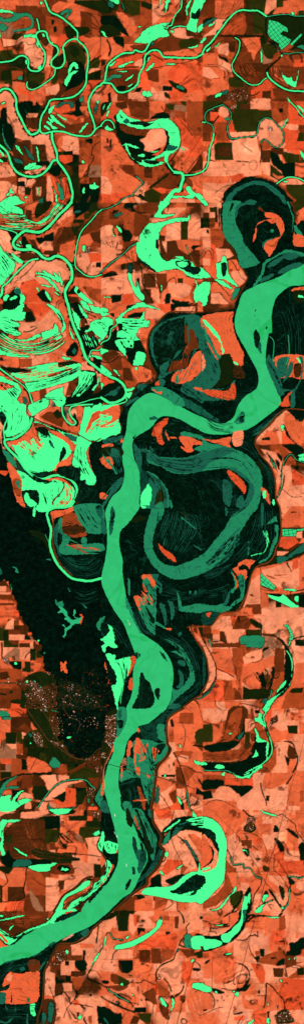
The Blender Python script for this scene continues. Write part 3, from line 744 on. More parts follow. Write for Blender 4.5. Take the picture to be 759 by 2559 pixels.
R cutoff_chute 9 550,620 600,585 650,568 720,580 765,605
wb 600,600 635,598 620,610
wm 165,130 192,118 195,142 170,142
p k 670,470 680,560 600,560 590,530
T 490,190 520,190 525,225 490,215
T 210,40 255,20 250,50 215,55
wd@cutoff_lake 165,765 180,720 230,665 310,620 400,595 480,612 560,665 610,720 625,765 600,765 570,720 520,680 470,640 400,625 330,640 260,680 220,730 215,765
wd 320,745 380,740 400,765 320,765
wb -3,725 20,745 30,765 -3,765
@0 2
# obbotv bttovt stsntt sssotn sssokt osotrs
q o 190,40 240,10 300,0 290,80 240,110 200,120
p n 195,50 240,60 240,150 190,130
q v 290,0 400,0 330,90 280,120 260,90
sr n 5 3 250,110 330,70 380,0 / 400,160 470,70 500,0
p k 555,0 690,0 660,60 570,120 550,60
p o 420,120 545,60 550,140 430,190
p s 430,60 545,55 545,100 500,110 440,160
q o 395,160 430,140 430,210 400,240 300,270 200,270 180,235 280,240
p k 330,250 405,222 405,290 330,290
q k 165,260 195,255 215,300 260,340 240,350 170,330
q k 270,265 330,265 330,320 290,305
p s 335,290 400,290 400,360 330,350 280,340
p n 215,275 260,280 320,390 280,380
p b 440,190 480,180 410,330 400,330 400,290
p n 480,180 535,185 560,270 450,310 430,300
p n 400,330 450,315 440,360 420,400 320,390 340,360 400,360
p o 450,320 560,280 570,400 560,470 450,390
st o 5 2 450,320 440,380 / 560,290 530,430
q b 620,190 700,80 740,60 759,60 759,180 680,220 600,260
l b 10 400,330 560,270 680,230 759,200
p n 680,230 759,210 759,310 700,290 670,260
p o 600,260 670,230 700,290 640,380 580,380
q s 580,390 720,370 759,400 759,510 690,550 610,500 580,450
p r 660,375 759,380 759,440 680,450
p k 720,450 759,445 759,490 720,485
p s 0,205 100,230 110,290 100,330 150,380 130,390 80,380 30,340 0,310
q k 40,180 100,215 130,235 110,330 200,370 150,365 95,330 90,280
p n 150,380 220,375 290,395 290,420 180,440 150,430
p n 285,430 430,435 430,420 350,425 360,460 300,470
q s 280,430 440,435 510,480 530,560 500,640 470,700 440,650 300,620 260,560 240,600 150,600 120,560 200,490
p r 160,600 260,570 330,640 280,690 300,759 190,759 180,690 150,640
p s 20,660 110,600 120,620 50,680 0,720
q k 60,700 120,640 160,690 155,759 30,759
p k 275,690 325,645 385,720 380,759 320,740
p o 400,690 475,720 490,759 400,759
p b 490,580 530,580 520,640 500,670 470,600
p k 500,690 590,690 600,680 600,655 570,640 560,620
p n 510,700 590,710 600,759 510,759
p o 560,560 600,560 680,580 680,660 640,670 580,630 540,620
q t 640,640 759,640 759,759 720,740 660,700
p o 680,560 759,560 759,650 690,640
l k 4 110,600 200,530 280,430
l b 3 540,100 480,160 430,210
wb@west_flood 0,0 150,0 160,10 110,20 160,50 175,85 100,80 0,80
Sb 13 6 -5,85 100,90 190,90 / -5,190 140,205 270,190
Sb 9 5 190,110 270,150 360,90 430,-5 / 270,190 340,165 410,100 480,20
R delta_bayou 22 540,-5 500,40 440,95 400,145 355,190 300,222 240,218 190,212 150,240 115,275 100,310 125,345 180,355 240,352 285,375 325,412 370,425 420,402 465,412 505,445 535,490 540,570 500,640 490,690 510,765
R west_fork 13 290,422 230,435 170,485 110,545 60,600 20,635 15,680 -5,695
R west_fork 20 20,640 15,690 -5,710
R west_fork 8 -5,190 60,205 120,225 130,240
wb 120,310 155,325 150,330 125,322
wb 145,290 165,300 160,315
wb 200,315 235,320 235,345 200,335
wb@leftside_flood -5,325 40,390 80,420 110,450 105,510 60,560 0,610
wb 90,375 150,420 170,450 160,460 120,430
Sb 5 4 0,340 60,410 140,460 / 80,380 130,430 200,440
wb 265,525 330,530 400,565 410,580 330,545 270,532
wb 315,512 360,525 430,575 445,590 440,600 390,560 330,525
wb 270,550 350,560 400,600 455,675 420,650 370,600 340,570
wb 400,520 440,570 430,575
wb 440,520 465,580 472,620 460,620 450,570
wb 410,525 445,560 470,625 455,600
wb 275,640 290,640 300,670 290,660
wb 305,615 385,630 380,638 320,625
wb 340,655 365,690 385,720 380,740 350,700
wb 410,670 445,690 435,695
wb@southwest_pond 130,635 165,680 150,700 175,690 190,720 170,759 150,759 155,700 110,670
wb 80,720 120,700 130,712 90,735
wd 110,660 130,640 160,670 150,690 120,685
wb 25,720 50,690 70,700 45,740
wb 570,630 590,640 585,660 620,680 700,755 690,759 640,740 570,680 560,655
ik 578,658 600,655 600,682 580,680
wb 605,735 640,745 650,759 610,759
R loop_creek 8 765,55 735,75 690,130 620,205 590,270 570,370 565,470 600,515 650,550 700,557 765,540
R loop_creek 3 535,465 550,470 565,470
wb 620,325 640,325 635,370 625,370
wd 560,65 605,58 600,75 570,80
T 640,320 680,330 670,380 640,380
T 130,560 150,570 140,580
@1 2
# tobbon ontsss stssoo skknto rssssk osnosk
q k 165,30 210,45 260,70 240,30 280,10 190,0
l k 8 165,35 240,65 320,78 380,60
p b 325,0 440,0 370,90 325,70
p b 245,80 370,95 360,140 320,200 300,240 250,260
p t 150,60 240,90 240,260 170,200 140,110
q k 165,140 170,200 210,205 235,260 200,300 165,290 155,200
q k 80,140 95,200 110,260 90,260
p k 90,55 140,60 80,90
wd 100,90 150,75 160,85 120,110 95,105
q s 0,190 80,170 85,230 140,300 60,290 0,280
p b 165,300 275,280 270,310 200,350 160,330
p s 0,300 80,300 160,320 150,390 60,450 0,450
sk s 8 4 0,290 40,330 / 140,290 120,350
p o 100,430 260,330 265,440 200,450 110,470
sn o 6 3 170,390 200,440 / 250,340 250,440
q k 20,545 75,515 115,525 118,560 20,565
p s 0,570 200,530 210,590 160,600 160,690 0,690
sb s 8 2 0,580 100,560 200,570 / 0,690 80,640 160,670
p s 40,600 155,600 155,660 40,650
p o 0,690 75,695 75,759 0,759
p k 75,690 155,690 150,740 80,755
p r 160,690 240,680 260,759 150,759
p s 240,690 300,720 300,759 250,759
p s 485,150 590,145 595,280 485,285
p g 595,120 650,120 648,280 595,280
p s 650,150 735,150 735,280 650,265
p k 740,115 765,115 765,195 740,195
p n 635,0 715,0 730,30 640,30
p s 470,40 640,40 620,60 550,110 480,80
p o 440,200 485,165 485,250 430,250
p n 430,240 480,250 470,330 500,420 480,420 440,370
p s 450,290 490,290 490,370 480,370
p n 490,290 560,285 580,350 640,360 690,440 600,420 560,400 500,440 490,380
p o 560,290 735,290 740,350 690,370 650,390 600,370 580,340
q k 670,340 690,320 745,325 720,340 690,355
p n 690,355 735,355 735,490 700,460 660,380
p k 735,470 765,470 765,500
p o 480,510 600,500 640,560 720,580 759,570 759,759 600,740 480,720
p s 500,600 620,600 680,640 660,690 600,720 530,710 500,660
p g 570,568 612,568 612,607 570,607
q k 530,725 600,740 655,740 650,759 540,759
q k 480,690 520,688 510,759 480,759
l k 5 485,640 500,590 545,562 560,610
p n 315,530 400,530 410,640 320,640
p b 400,530 490,530 490,640 440,690 420,600
p t 275,450 360,530 400,530 330,500 290,450
p n 310,650 375,650 370,700 390,759 330,759 310,710
p s 375,650 430,650 440,759 410,740 375,700
q k 265,570 285,570 290,640 265,640
l k 6 350,530 410,590 440,670 440,720
l k 8 275,440 300,500 315,620 350,680 390,750
l b 2 0,525 300,525 600,520
q t 660,690 700,610 759,590 759,610 700,650 695,720 710,759 690,759
R thin_creek 5 140,0 60,40 -5,55
l k 9 140,0 60,40 -5,55
R loop_creek 6 270,305 220,330 160,390 80,450 -5,525
l k 12 270,305 220,330 160,390 80,450 -5,525
wb@middle_flood 440,-5 510,-5 490,30 465,50 455,90 550,85 500,108 400,110 425,60
wb@big_flooded_bend 370,150 400,155 480,140 540,120 600,115 640,115 655,95 660,130 620,140 560,145 500,160 460,185 440,215 425,290 425,350 450,410 490,440 540,425 600,425 680,445 700,480 765,500 765,560 730,570 650,550 610,515 550,495 420,520 360,480 300,430 262,370 265,310 285,290 290,250 320,200 350,160
ik 408,285 425,285 425,340 408,340
l k 3 270,390 330,440
ik 285,435 330,450 410,515 400,522 340,480 290,450
ik 555,440 650,435 670,450 665,490 620,500 570,480
wb 565,450 630,445 650,465 600,490
ik 620,500 660,480 735,490 740,520 700,540 640,520
wb 550,405 600,405 620,420 580,420
wb@long_slough 200,530 225,540 235,600 260,640 270,590 290,660 320,700 320,725 300,735 250,680 225,620 205,570
wk 270,590 275,640 268,630
q k 200,455 235,460 240,525 200,530
wx 210,455 230,470 235,510 205,525 198,490
wb 115,175 135,185 155,215 150,225 130,205
wb 90,190 90,225 105,255 90,250
wb 635,315 660,380 665,395 650,360
wb 700,560 720,620 715,640
wb@square_flood 695,665 720,630 765,610 765,755 730,735 705,755 690,700
wb 255,757 320,752 325,765 250,765
wb 20,708 75,708 75,713 20,713
wb 447,620 455,630 450,670
@2 2
# skkkkn oskkko skkkko skkkkk ofkkkk kokkkk
p g 50,35 110,35 110,75 50,75
p n 0,75 50,75 50,190 0,190
p v 0,115 50,115 50,190 0,190
p s 50,75 90,75 90,115 50,115
p v 90,75 110,75 110,150 90,150
p b 50,115 90,115 90,190 50,190
p s 0,195 50,195 50,260 0,260
q k 25,205 45,205 48,230 30,230
p t 60,195 140,195 160,250 150,330 80,345 60,300
p s 0,270 50,270 50,330 0,350
p o 0,350 55,350 55,420 0,420
p s 0,420 55,420 55,470 0,470
p r 55,300 95,320 100,560 55,540
p s 95,345 200,350 230,400 160,430 110,450
p o 190,430 250,430 330,560 330,590 260,640 210,570 190,520
p o 0,480 55,500 80,560 0,570
p s 200,515 300,510 330,560 300,610 250,620
p s 65,680 130,680 190,759 60,759
p o 60,600 200,640 210,680 130,670 60,680
p b 0,572 90,572 110,600 0,605
l n 8 155,0 135,80 142,200 200,300 245,370 265,440 335,565 310,620 240,765
l k 8 120,40 125,180
l k 6 0,490 60,560 90,580 200,700
l k 6 130,675 160,720 180,740
l k 4 210,430 240,470 260,510
wb@levee_flood 100,455 130,455 145,420 165,400 180,440 185,500 200,550 230,590 260,625 250,630 200,600 160,575 110,570 105,510
ik 140,455 175,455 178,520 158,555 145,550 138,500
wb 90,580 150,590 215,640 200,645 130,610
wb 0,505 40,535 60,560 30,565 0,555
wb@square_flood -5,610 50,600 55,650 40,700 25,765 -5,765
wb 0,0 25,0 35,20 20,25
@0 3
# knosss ksssos ossooo ososss oookst ooosnn
q o 200,0 340,0 380,40 430,100 460,180 440,220 380,250 320,280 240,290 140,280 60,260 140,140 280,130
p r 200,0 340,0 380,40 300,90 260,80
p s 145,140 300,130 380,50 440,130 370,200 310,240 150,210
q n 170,40 220,30 260,80 270,130 230,140 190,135 190,60
p k 190,65 240,60 270,125 200,135
l k 7 180,212 230,205 278,180
l k 6 230,178 265,168
p v 80,180 145,150 145,235 110,230
q k 30,0 170,0 160,45 90,40 30,50 20,20
p o 430,0 510,0 530,120 600,270 600,310 550,290 500,350 460,360 500,230 490,150
q r 500,100 560,260 600,310 550,280 500,240
p o 30,400 145,410 140,480 30,440
p t 145,410 240,410 240,470 145,480
p s 240,395 365,380 370,430 240,465
p o 365,380 430,360 520,410 470,440 370,430
p r 460,340 600,330 650,430 600,450 510,400
q k 555,285 590,320 580,380 540,400 495,375
p s 600,450 660,440 759,520 759,600 710,510 600,505
q k 600,505 715,510 720,600 700,680 759,660 759,759 480,759 480,700 530,690 590,600
p b 520,580 590,545 585,600 530,680 490,700
p s 430,590 520,575 500,660 440,700 360,690 350,630
p b 295,650 345,635 355,710 300,720
p o 240,665 295,650 300,720 260,730
sk n 6 4 480,740 759,680 / 520,759 759,720
p v 440,440 540,425 590,440 550,465 440,475
q k 0,460 60,475 150,480 240,500 230,520 150,520 60,510
p k 110,610 150,650 130,690 115,710
p o 170,660 200,660 220,700 200,720 180,690
p r 0,600 25,605 20,630 0,640
q k 600,180 680,160 640,220 720,250 740,320 680,360 650,400 620,320 600,250
p n 640,210 700,190 740,230 680,250
q k 530,0 600,0 640,100 660,150 600,130 560,60
p b 600,110 640,110 640,170 610,170
p o 640,60 759,70 759,120 650,110
p k 0,400 25,405 30,430 0,430
p k 700,390 759,410 759,500 700,440
q k 605,400 620,410 640,440
wb@west_lobe_flood -5,90 30,45 100,45 165,0 185,5 170,60 190,65 185,115 140,125 60,120 140,145 140,175 90,175 150,215 160,228 100,235 0,180
wb@west_lobe_flood 350,0 400,20 450,60 490,150 490,185 460,220 470,160 450,110 400,50
Sb 9 10 -5,200 90,270 220,300 330,280 450,220 / -5,350 100,380 240,385 380,360 490,290
wb 110,268 200,268 270,235 305,230 300,245 230,275 150,280
wb -5,340 60,365 215,390 205,400 100,395 -5,375
wb 300,280 350,240 400,190 415,150 440,190 430,220 380,250
wb 310,220 370,200 390,180 380,215 330,260
wb@long_flood 80,522 150,520 240,515 240,500 320,460 430,440 440,475 590,448 605,480 600,530 520,580 240,660 215,650 190,600 180,580 120,550
sr o 6 2 110,540 200,580 / 300,510 340,560
ik 350,540 430,512 530,480 540,490 440,530 370,550
ik 180,520 235,500 235,512 200,518
Sb 6 5 180,490 300,480 / 240,470 430,440
wd 545,350 560,330 572,350 560,380 548,372
wb 470,400 530,408 520,420 480,415
R delta_bayou 22 510,-5 525,70 555,170 600,270 625,350 660,425 765,510
wb 520,155 530,200 560,270 535,240 522,200
wb 600,110 595,160 600,200 570,160 545,50
wb@ne_flood 590,5 620,40 660,100 640,105 610,60
wb 670,10 700,20 759,35 759,70 700,60
wb 615,0 660,10 675,70 640,40
Sb 5 6 610,230 650,330 / 690,230 740,330
wb 635,210 680,180 690,195 660,210
wb@ne_flood 680,145 759,125 765,250 720,230 680,180
wd 690,250 715,260 710,275 690,265
wb 735,270 759,265 750,290
R thin_lake 8 765,330 740,350 690,350 675,380 668,410
wb 670,400 690,385 759,400 759,420 700,400
R west_fork 12 -5,480 60,530 130,580 190,630 225,680 250,765
l n 9 -5,500 60,545 150,600 210,660 225,720 215,759
wb@corner_lake 0,540 60,570 130,600 160,640 150,680 130,720 150,759 0,759 0,650 40,650 110,620 60,600 0,580
wb 260,740 380,695 480,690 490,740 470,765 430,765 380,710 350,765 250,765
wb 340,690 380,660 430,640 475,625 470,660 480,690 440,700 350,700
Sb 6 12 595,510 590,600 540,700 / 710,520 700,600 600,690
wb 600,515 710,520 680,560 640,600 590,640 540,700 590,600
R lower_slough 7 490,765 600,745 700,715 765,705
wb 700,650 740,600 740,545 725,600 690,640
wd 180,700 205,720 195,755 178,730
@1 3
# osssok skskkk kskkkk tokkkk btokko otkkkk
p o 80,0 240,0 200,40 150,80 80,100
p k 60,70 100,70 100,100 80,95
p s 320,40 410,40 480,80 470,100 350,120 325,90
q o 170,70 230,35 320,30 330,60 220,80 180,130 150,130
p r 410,0 570,0 510,50 480,70 440,50
p k 520,0 655,0 655,20 560,30 550,50 520,60
p s 560,30 700,20 700,75 560,55
p o 720,0 759,0 759,60 720,75
q k 200,10 310,5 300,20 200,50
p k 195,90 250,65 315,65 315,105 195,105
q k 45,150 80,150 80,210 115,180 120,250 110,300 60,260 40,210
p k 125,150 160,150 160,190 190,190 190,210 125,200
p k 110,250 190,250 190,268 115,270
p k 235,270 290,270 320,330 330,360 310,370 265,360 235,460 200,420 180,360 190,330 235,330
q k 20,270 110,270 120,320 140,360 100,350 40,340 10,310
p o 290,190 400,140 370,220 345,290 340,360 310,300 290,270
p r 350,110 400,120 395,150 330,180 300,180
p n 0,380 100,350 145,375 50,440 20,420
p b 50,440 150,390 160,500 80,500
p t 160,390 230,460 220,540 160,480
p n 160,480 215,480 235,540 240,580 165,570
p o 235,470 300,470 370,500 380,580 280,590 230,520
st o 6 2 240,480 280,580 / 370,490 360,580
p b 310,400 345,370 360,400 375,480 320,460
p v 240,600 250,540 240,590
l k 6 0,430 60,440 145,385
l k 8 130,340 240,470
p r 0,520 60,560 130,600 80,600 0,640
q k 0,640 60,600 130,590 165,640 170,690 110,730 40,720 0,690
l n 13 765,65 540,62 480,85 420,150 370,210 348,300 365,430 412,520 410,555 370,595 280,600 215,710 160,765
l o 5 765,62 540,58 478,82 415,145 365,210 342,300 360,430 405,520
p b 365,440 410,520 390,540 360,480
wb@ne_flood 120,110 280,110 320,60 325,120 360,130 350,170 290,180 260,240 290,270 230,270 235,220 220,260 190,260 190,190 160,190 160,150 120,145
wb 130,205 190,205 190,250 120,250
wb 110,275 230,270 235,330 185,325 185,390 160,370 120,320
wb@ne_flood 270,360 320,370 330,410 300,460 240,455 255,400
wb@ne_flood 0,115 80,115 85,150 60,170 40,230 0,270
wb 0,30 40,40 50,60 0,55
wb 130,100 200,40 260,10 330,5 420,35 440,45 330,25 250,35 195,60 150,110
wb 0,90 0,60 60,75 30,90
R thin_lake 8 125,110 115,160 75,190 60,260 10,290 -5,310
wb 0,340 40,345 55,352 20,375 0,375
R delta_bayou 20 -5,505 60,545 120,570 160,600 185,650 175,700 120,735 60,740 -5,700
wb 0,460 40,490 80,530 60,540 0,500
R delta_bayou 10 180,700 190,730 120,755 60,759
wd 20,690 90,650 140,620 130,660 100,690 60,685
wb 90,490 110,500 140,540 130,540
wb 190,640 250,630 230,650 200,655
wb 195,670 230,670 210,710 190,690
wb 0,600 10,590 15,610 0,640
wb 255,475 270,478 268,495 255,492
@2 3
# kkkkkk okkkkk ookkkk skkoon ookkkk kkkkkk
l n 5 100,400 240,470 310,545
@2 2
wm@cutoff_lake 170,-5 285,-5 245,60 245,150 290,240 310,310 370,380 420,445 400,460 330,455 270,430 255,380 230,340 160,250 145,130 150,40
wd 260,20 320,0 385,-5 380,20 320,15 270,50 255,110 245,100
ik 215,10 232,15 205,70 198,65
wm 640,-5 660,60 680,110 665,220 672,130 655,60 630,10
wm 265,400 310,440 400,440 425,445 400,470 330,490 290,490 270,450
wm@main_chute 620,355 700,365 765,385 765,400 700,400 620,375 500,440 470,460 450,540 400,620 375,625 430,540 455,450 520,410
wd 560,530 600,490 700,450 745,455 740,475 650,510 600,530
wd 600,380 700,380 720,410 640,430 600,410
wd 480,480 520,440 600,400 580,440 520,480
wd 440,570 500,540 540,535 500,570 430,600
io 465,75 545,85 590,130 610,190 600,230 560,290 540,340 500,405 480,380 455,340 470,300 520,275 575,255 575,220 545,150 520,160 480,135 440,150 400,175 405,200 395,260 380,292 373,285 390,220 410,160 440,140 500,125 525,118 480,115
ib 410,45 430,30 440,45 470,75 440,60
wm 505,205 525,200 528,220 510,225
wd 450,300 510,265 520,272 470,300 450,345 443,340
l v 3 590,135 680,115
io 680,220 690,240 720,235 765,270 765,325 680,320
wm 685,165 740,230 735,245 690,220
l k 4 695,70 740,40 765,10
p g 690,0 765,0 765,10 740,40 690,70
p o 700,70 765,30 765,190 720,180
io 672,645 765,635 765,665 675,665
iv 675,665 765,665 765,745 690,740
wb 710,695 745,700 750,715 720,715
wm 230,665 250,640 278,650 240,715 215,725
@1 3
wd@meander_scar_lake 440,500 400,440 370,350 360,290 380,210 440,150 520,110 620,85 660,80 720,90 765,140 765,370 730,330 690,380 660,470 620,500 540,510 460,555 430,560 440,520
ik@scar_island 400,400 390,340 395,260 430,180 510,130 600,105 625,100 625,160 650,110 665,290 720,250 725,330 700,330 650,480 600,490 500,515 455,510 430,420 450,540
ib 625,160 650,180 690,200 715,270 725,330 690,340 660,380 645,460 600,490 540,500 500,510 540,430 635,425 640,290 625,290
wd 440,470 500,430 510,430 490,500 450,520
wd 530,430 560,370 600,340 590,365 550,410 520,440
Sd 8 4 480,300 520,200 / 510,320 545,210
wd 640,95 655,95 660,280 650,285
io 765,370 720,360 680,400 640,480 560,510 520,570 560,595 640,600 700,550 765,510
Sd 6 5 570,510 540,590 / 740,400 640,590
wm 555,545 580,540 575,590 560,595
wd@floodplain_lake 610,600 700,560 765,500 765,730 700,710 600,660 600,620
io 685,630 740,630 765,640 765,665
wm 375,630 440,620 520,650 600,700 620,765 560,765 470,700 420,680 380,650
ir 400,610 435,570 440,610
io 380,640 420,660 455,660 445,680 400,660
wd 440,560 480,580 460,620 430,600
wd 280,605 330,605 340,620 300,650 270,640
wd 190,740 260,700 280,710 230,745 190,765
@2 3
io 0,95 215,60 220,120 240,220 270,300 310,380 300,400 298,460 235,465 200,400 170,380 130,390 100,370 60,330 20,250 0,200
iv 130,390 200,380 235,460 235,550 180,610 80,625 130,540 125,460
in 235,465 280,465 315,550 235,550
wd@floodplain_lake -5,200 40,230 80,310 110,410 130,500 125,560 80,620 50,640 -5,640
wd -5,640 60,640 180,630 235,570 235,590 150,640 40,650
ir 0,655 60,645 180,650 235,590 235,715 80,700
wd -5,665 60,700 180,720 -5,725
is -5,380 10,400 20,450 10,490 -5,500
wb 0,120 20,125 60,160 120,240 155,340 155,370 145,372 130,290 90,240 50,190 20,160
wm 0,130 30,230 60,290 110,370 135,400 110,420 95,380 50,310 20,250
Sd 3 5 0,250 60,330 / 60,200 120,300
wb 230,430 265,455 262,462 228,440
io 540,400 765,395 765,555 655,550 600,560 580,540
wd 555,430 600,400 650,400 640,440 620,540 575,550 555,490
wd 640,470 670,430 672,500 600,595 620,540
wb 700,405 720,410 735,450 715,430
wd 720,400 745,400 755,470 740,560 700,640 690,650 690,765 655,765 655,660 600,660 605,640 680,640 730,560 740,470
in 685,455 735,455 730,540 685,545
R main_backwater 5 638,235 645,330 640,400 620,460
R main_chute 5 500,245 530,280 530,350 525,430 550,520 590,640
wd@main_chute 475,420 495,380 520,430 560,500 600,640 605,680 570,690 540,620 500,530 470,450
ir 600,730 620,690 670,658 640,700 650,765 580,765 580,745
@0 4
# xssxsx ssbxoo skxxoo kxxkko kxxkkk kkskkk
wb@corner_lake 40,-5 190,-5 195,60 220,100 210,160 150,210 60,240 40,200 60,130 20,50
ik 0,60 40,60 60,120 50,190 30,170 0,100
R west_fork 12 -5,10 30,50 55,100 30,180 40,270
wb@corner_lake -5,-5 20,30 10,50 -5,55
p o 290,80 360,20 450,10 470,80 530,160 590,140 585,210 480,190 300,110
p b 300,90 360,50 450,50 480,110 470,170 420,150 330,110
q v 405,50 440,35 465,80 430,100 410,80
l n 12 215,-5 205,50 235,85 300,120 430,170 590,225 690,275 759,250
l o 3 215,-5 205,50 235,85 300,120 430,170 590,225 690,275 759,250
wb 215,0 290,0 250,50 230,60
wb 240,85 300,50 370,-3 330,-5 260,30
R west_fork 20 245,90 225,150 180,205 110,250 40,265 50,310 95,360 145,410 185,470 250,530 320,555 400,530 450,530 530,560 575,620 570,690 530,765
R loop_creek2 12 465,-5 470,60 500,120 545,150 570,130 530,80 525,30 560,5 700,-5
wb@fan_lake 100,290 170,270 230,260 270,250 300,270 290,200 350,190 400,225 450,240 500,270 540,300 545,340 500,400 440,430 400,490 330,500 250,510 190,470 150,400 110,340
io 50,280 100,270 170,240 255,170 265,200 250,240 290,300 325,315 280,260 270,190 240,250 220,240 240,300 190,270 140,290 115,305 75,285
ik 270,175 340,170 390,255 370,230 340,230 300,210
id 365,270 385,265 410,325 385,310
ik 455,360 480,310 500,360 450,425
wb 260,130 340,150 460,210 560,290 580,290 590,240 400,180 270,120
wd 480,210 575,240 580,275 540,270 500,240
io 370,190 430,200 500,240 560,300 555,340 530,330 500,280 430,240 400,220
p o 440,430 520,370 550,360 540,440 440,500 395,490
ik 445,465 560,460 605,480 605,560 650,560 720,620 700,650 610,720 560,720 585,640 570,580 440,520
wb@barrier_flood 585,235 680,280 650,340 655,420 690,490 720,550 700,600 645,590 645,560 605,560 605,480 545,450 560,350 575,290
wb@corner_flood 720,0 765,10 765,250 690,265 600,235 600,190 620,110 680,30
ir 640,200 665,130 700,60 765,40 765,80 720,110 690,140 650,210
p b 570,0 640,0 610,110 590,130
q k 555,60 590,120 585,160 560,155
wb 635,20 680,20 670,80 630,100
io 580,10 625,25 600,130 585,90
wm 25,330 80,370 120,430 130,470 90,450 50,400
wb@lower_fan_lake 130,490 200,520 250,560 330,580 380,555 460,560 530,600 560,640 550,700 500,765 280,765 285,645 165,640 160,560
io 350,555 440,545 500,570 540,620 540,660 520,610 480,580 420,560 370,570
ik 250,530 330,560 350,580 290,580 260,560
ib 470,570 490,600 470,650 410,720 400,765 395,720 440,670 475,620
ik 170,645 285,645 283,765 180,765 165,680
wb 185,670 210,660 230,700 280,740 230,765 190,720
io 65,430 130,500 165,580 165,680 195,765 130,720 90,570 60,480
it 100,560 150,560 160,640 150,690 110,650
wm 120,580 145,570 155,630 140,620
ir 0,490 80,500 60,510 40,530 0,510
ik 320,660 350,710 350,759 340,720
@1 4
wb@corner_flood -5,30 60,0 100,-5 135,5 130,100 145,160 140,210 80,230 -5,245
io 0,50 130,0 135,90 90,130 0,170 0,150 60,130 80,80 0,70
Sb 5 5 0,80 60,60 / 0,160 70,120
wd 20,260 150,230 155,260 60,290 20,290
io 10,300 80,290 85,310 10,318
iv 10,320 150,320 150,390 10,395
wd 75,330 120,330 130,385 75,380
io 0,395 80,395 85,470 50,475 0,430
Sm 4 8 -5,360 110,520 / 60,400 120,520
io 145,260 160,255 160,280 148,285
io -5,655 45,670 40,700 -5,700
wd@river_sidewater 0,765 60,660 90,590 165,540 150,600 60,700 20,765
id 360,95 395,85 420,95 410,110 370,112
ik 235,245 260,225 250,250 240,255
ik@wooded_bar 370,220 400,160 460,110 510,90 650,150 765,210 765,300 590,250 580,290 500,250 470,280 450,210 440,290 410,280 400,240
ir 380,215 400,160 450,120 500,95 490,140 460,170 450,230 470,290 430,290 410,240 390,235
io 425,180 445,180 440,205 425,210
io 480,190 510,255 500,260 478,210
io 515,238 560,245 565,252 520,250
io 590,235 660,240 765,285 765,300 690,300 680,320 690,345 640,355 590,310 630,320 590,270
wm 590,215 640,200 765,240 765,265 700,245 620,235
wm 690,330 765,300 765,355 730,345
wd 275,330 340,330 345,350 280,350
wm 340,415 430,450 425,458 350,425
wd 360,310 370,308 390,345 365,340
wd 245,290 300,370 300,480 280,490 250,380
wd@second_oxbow 290,500 330,495 390,520 460,590 500,680 500,765 300,765 290,640
wb 300,670 330,630 350,595 375,640 370,720 345,765 295,765
ix 295,500 350,505 360,560 340,600 300,640
wm 340,495 410,530 480,610 505,680 505,765 495,765 495,680 465,600 400,535
ig 400,740 440,630 475,690 460,730 430,745
wm 395,765 450,725 465,765
wm 515,710 535,765 520,765
@2 4
wm 235,135 270,75 310,80 305,135
ik 245,130 270,90 310,80 300,110 270,105
Sd 6 4 0,30 120,110 / 0,80 120,135
io 0,258 100,260 210,240 195,290 210,315 140,300 40,270
is 225,215 300,195 290,300 230,300
wm 0,265 60,290 110,300 40,320 0,310
wm 0,330 100,300 140,315 0,345
ir 185,490 230,510 300,570 325,620 310,670 290,640 240,590 200,540
io 445,615 490,660 505,740 470,710 440,650
wb 455,645 470,650 465,700 450,690
wb 520,710 538,710 535,750 522,745
wd 155,560 215,600 215,720 190,765 150,700
wd 300,680 260,700 250,760 300,765
iv 390,430 440,420 460,490 430,480
Sd 4 5 330,230 560,60 / 420,200 590,70
# ignore
@2 4
# kkkkso kkssoo kktkto kkksok kkksos kkksss
l n 16 759,38 610,40 500,150 395,265 430,370 500,450 535,530 545,620 545,690 575,765
l t 10 759,35 605,36 495,145 392,262 425,365 496,448 532,530 542,620 545,690 572,765
q k 610,60 620,0 759,0 759,30 620,35
p o 610,60 759,50 759,330 700,300 640,230 610,160
st s 9 2 615,70 620,180 700,300 / 740,60 759,200
q k 605,110 620,170 680,270 759,325 759,345 680,300 620,220
p s 480,190 600,60 610,140 545,160 545,200 490,200
p o 415,290 480,200 580,180 590,290 440,300
q k 440,250 500,240 500,265 450,265
p s 545,160 600,140 580,180 610,290 580,290
p r 590,200 690,290 590,290
p k 590,295 690,290 759,340 759,430 710,410 680,370 640,340 600,310
p t 550,300 600,310 680,390 700,450 620,450 600,400
wb 720,372 765,368 765,385 720,388
wb 720,395 765,395 765,418 725,418
wb 585,160 605,150 605,180 592,195
q k 550,360 580,370 600,400 590,420 570,410
p s 430,330 530,350 590,430 600,500 560,620 550,500 480,390
q k 480,350 540,430 560,510 545,480 490,390
q k 540,410 575,430 570,490 550,450
wm 505,395 535,440 548,485 530,460
l k 9 555,690 590,600 600,470 650,370
R levee_ditch 4 560,690 575,650 590,600 600,450 655,370 700,410 765,435
p s 600,460 660,450 670,600 590,600
p r 665,470 759,540 759,600 665,600
p k 680,455 720,455 715,480 700,490
l k 4 650,455 700,490 759,525
p s 590,605 759,605 759,759 580,759
l k 3 590,625 660,685 740,690
l k 8 610,530 600,600 580,650
l b 2 550,295 700,292
@0 5
# kkkkkk kkkkkk kkkkkk kkkkkk okkkkk tkkkkk
wb@lower_fan_lake 285,-5 490,-5 400,10 360,30 350,40 290,40
wb 265,0 270,40 262,80 250,70 250,30
R west_fork 20 540,-5 490,8 400,15 355,50 365,110 385,180 375,280 395,360 430,430 480,490 540,540 610,555 680,560 765,538
R thin_chute 3 340,210 370,280
io 385,40 470,30 550,5 545,40 440,80 410,95 400,160 390,90
wm@backwater 560,-5 765,-5 765,190 645,195 600,130 575,70
id 720,0 765,0 765,100 730,60
it 470,80 520,50 570,60 590,110 640,180 645,220 560,235 520,220 470,180
in 475,150 620,150 640,190 560,215 490,200
wm 440,110 465,85 468,180 500,220 530,235 520,290 600,285 765,280 765,335 650,345 735,355 470,360 450,290 470,250 440,190
ik 440,200 465,220 465,280 445,280
wm 615,235 650,235 650,275 612,275
wm 480,200 540,250 580,272 560,270 470,230
it 530,295 660,350 650,355 530,305
wd 400,190 440,120 430,260 460,380 440,350 410,260
Sd 8 3 460,380 560,460 680,470 759,400 / 500,380 600,400 700,380
ib 398,100 408,100 398,200 410,310 450,420 540,510 530,515 440,430 400,320 392,220
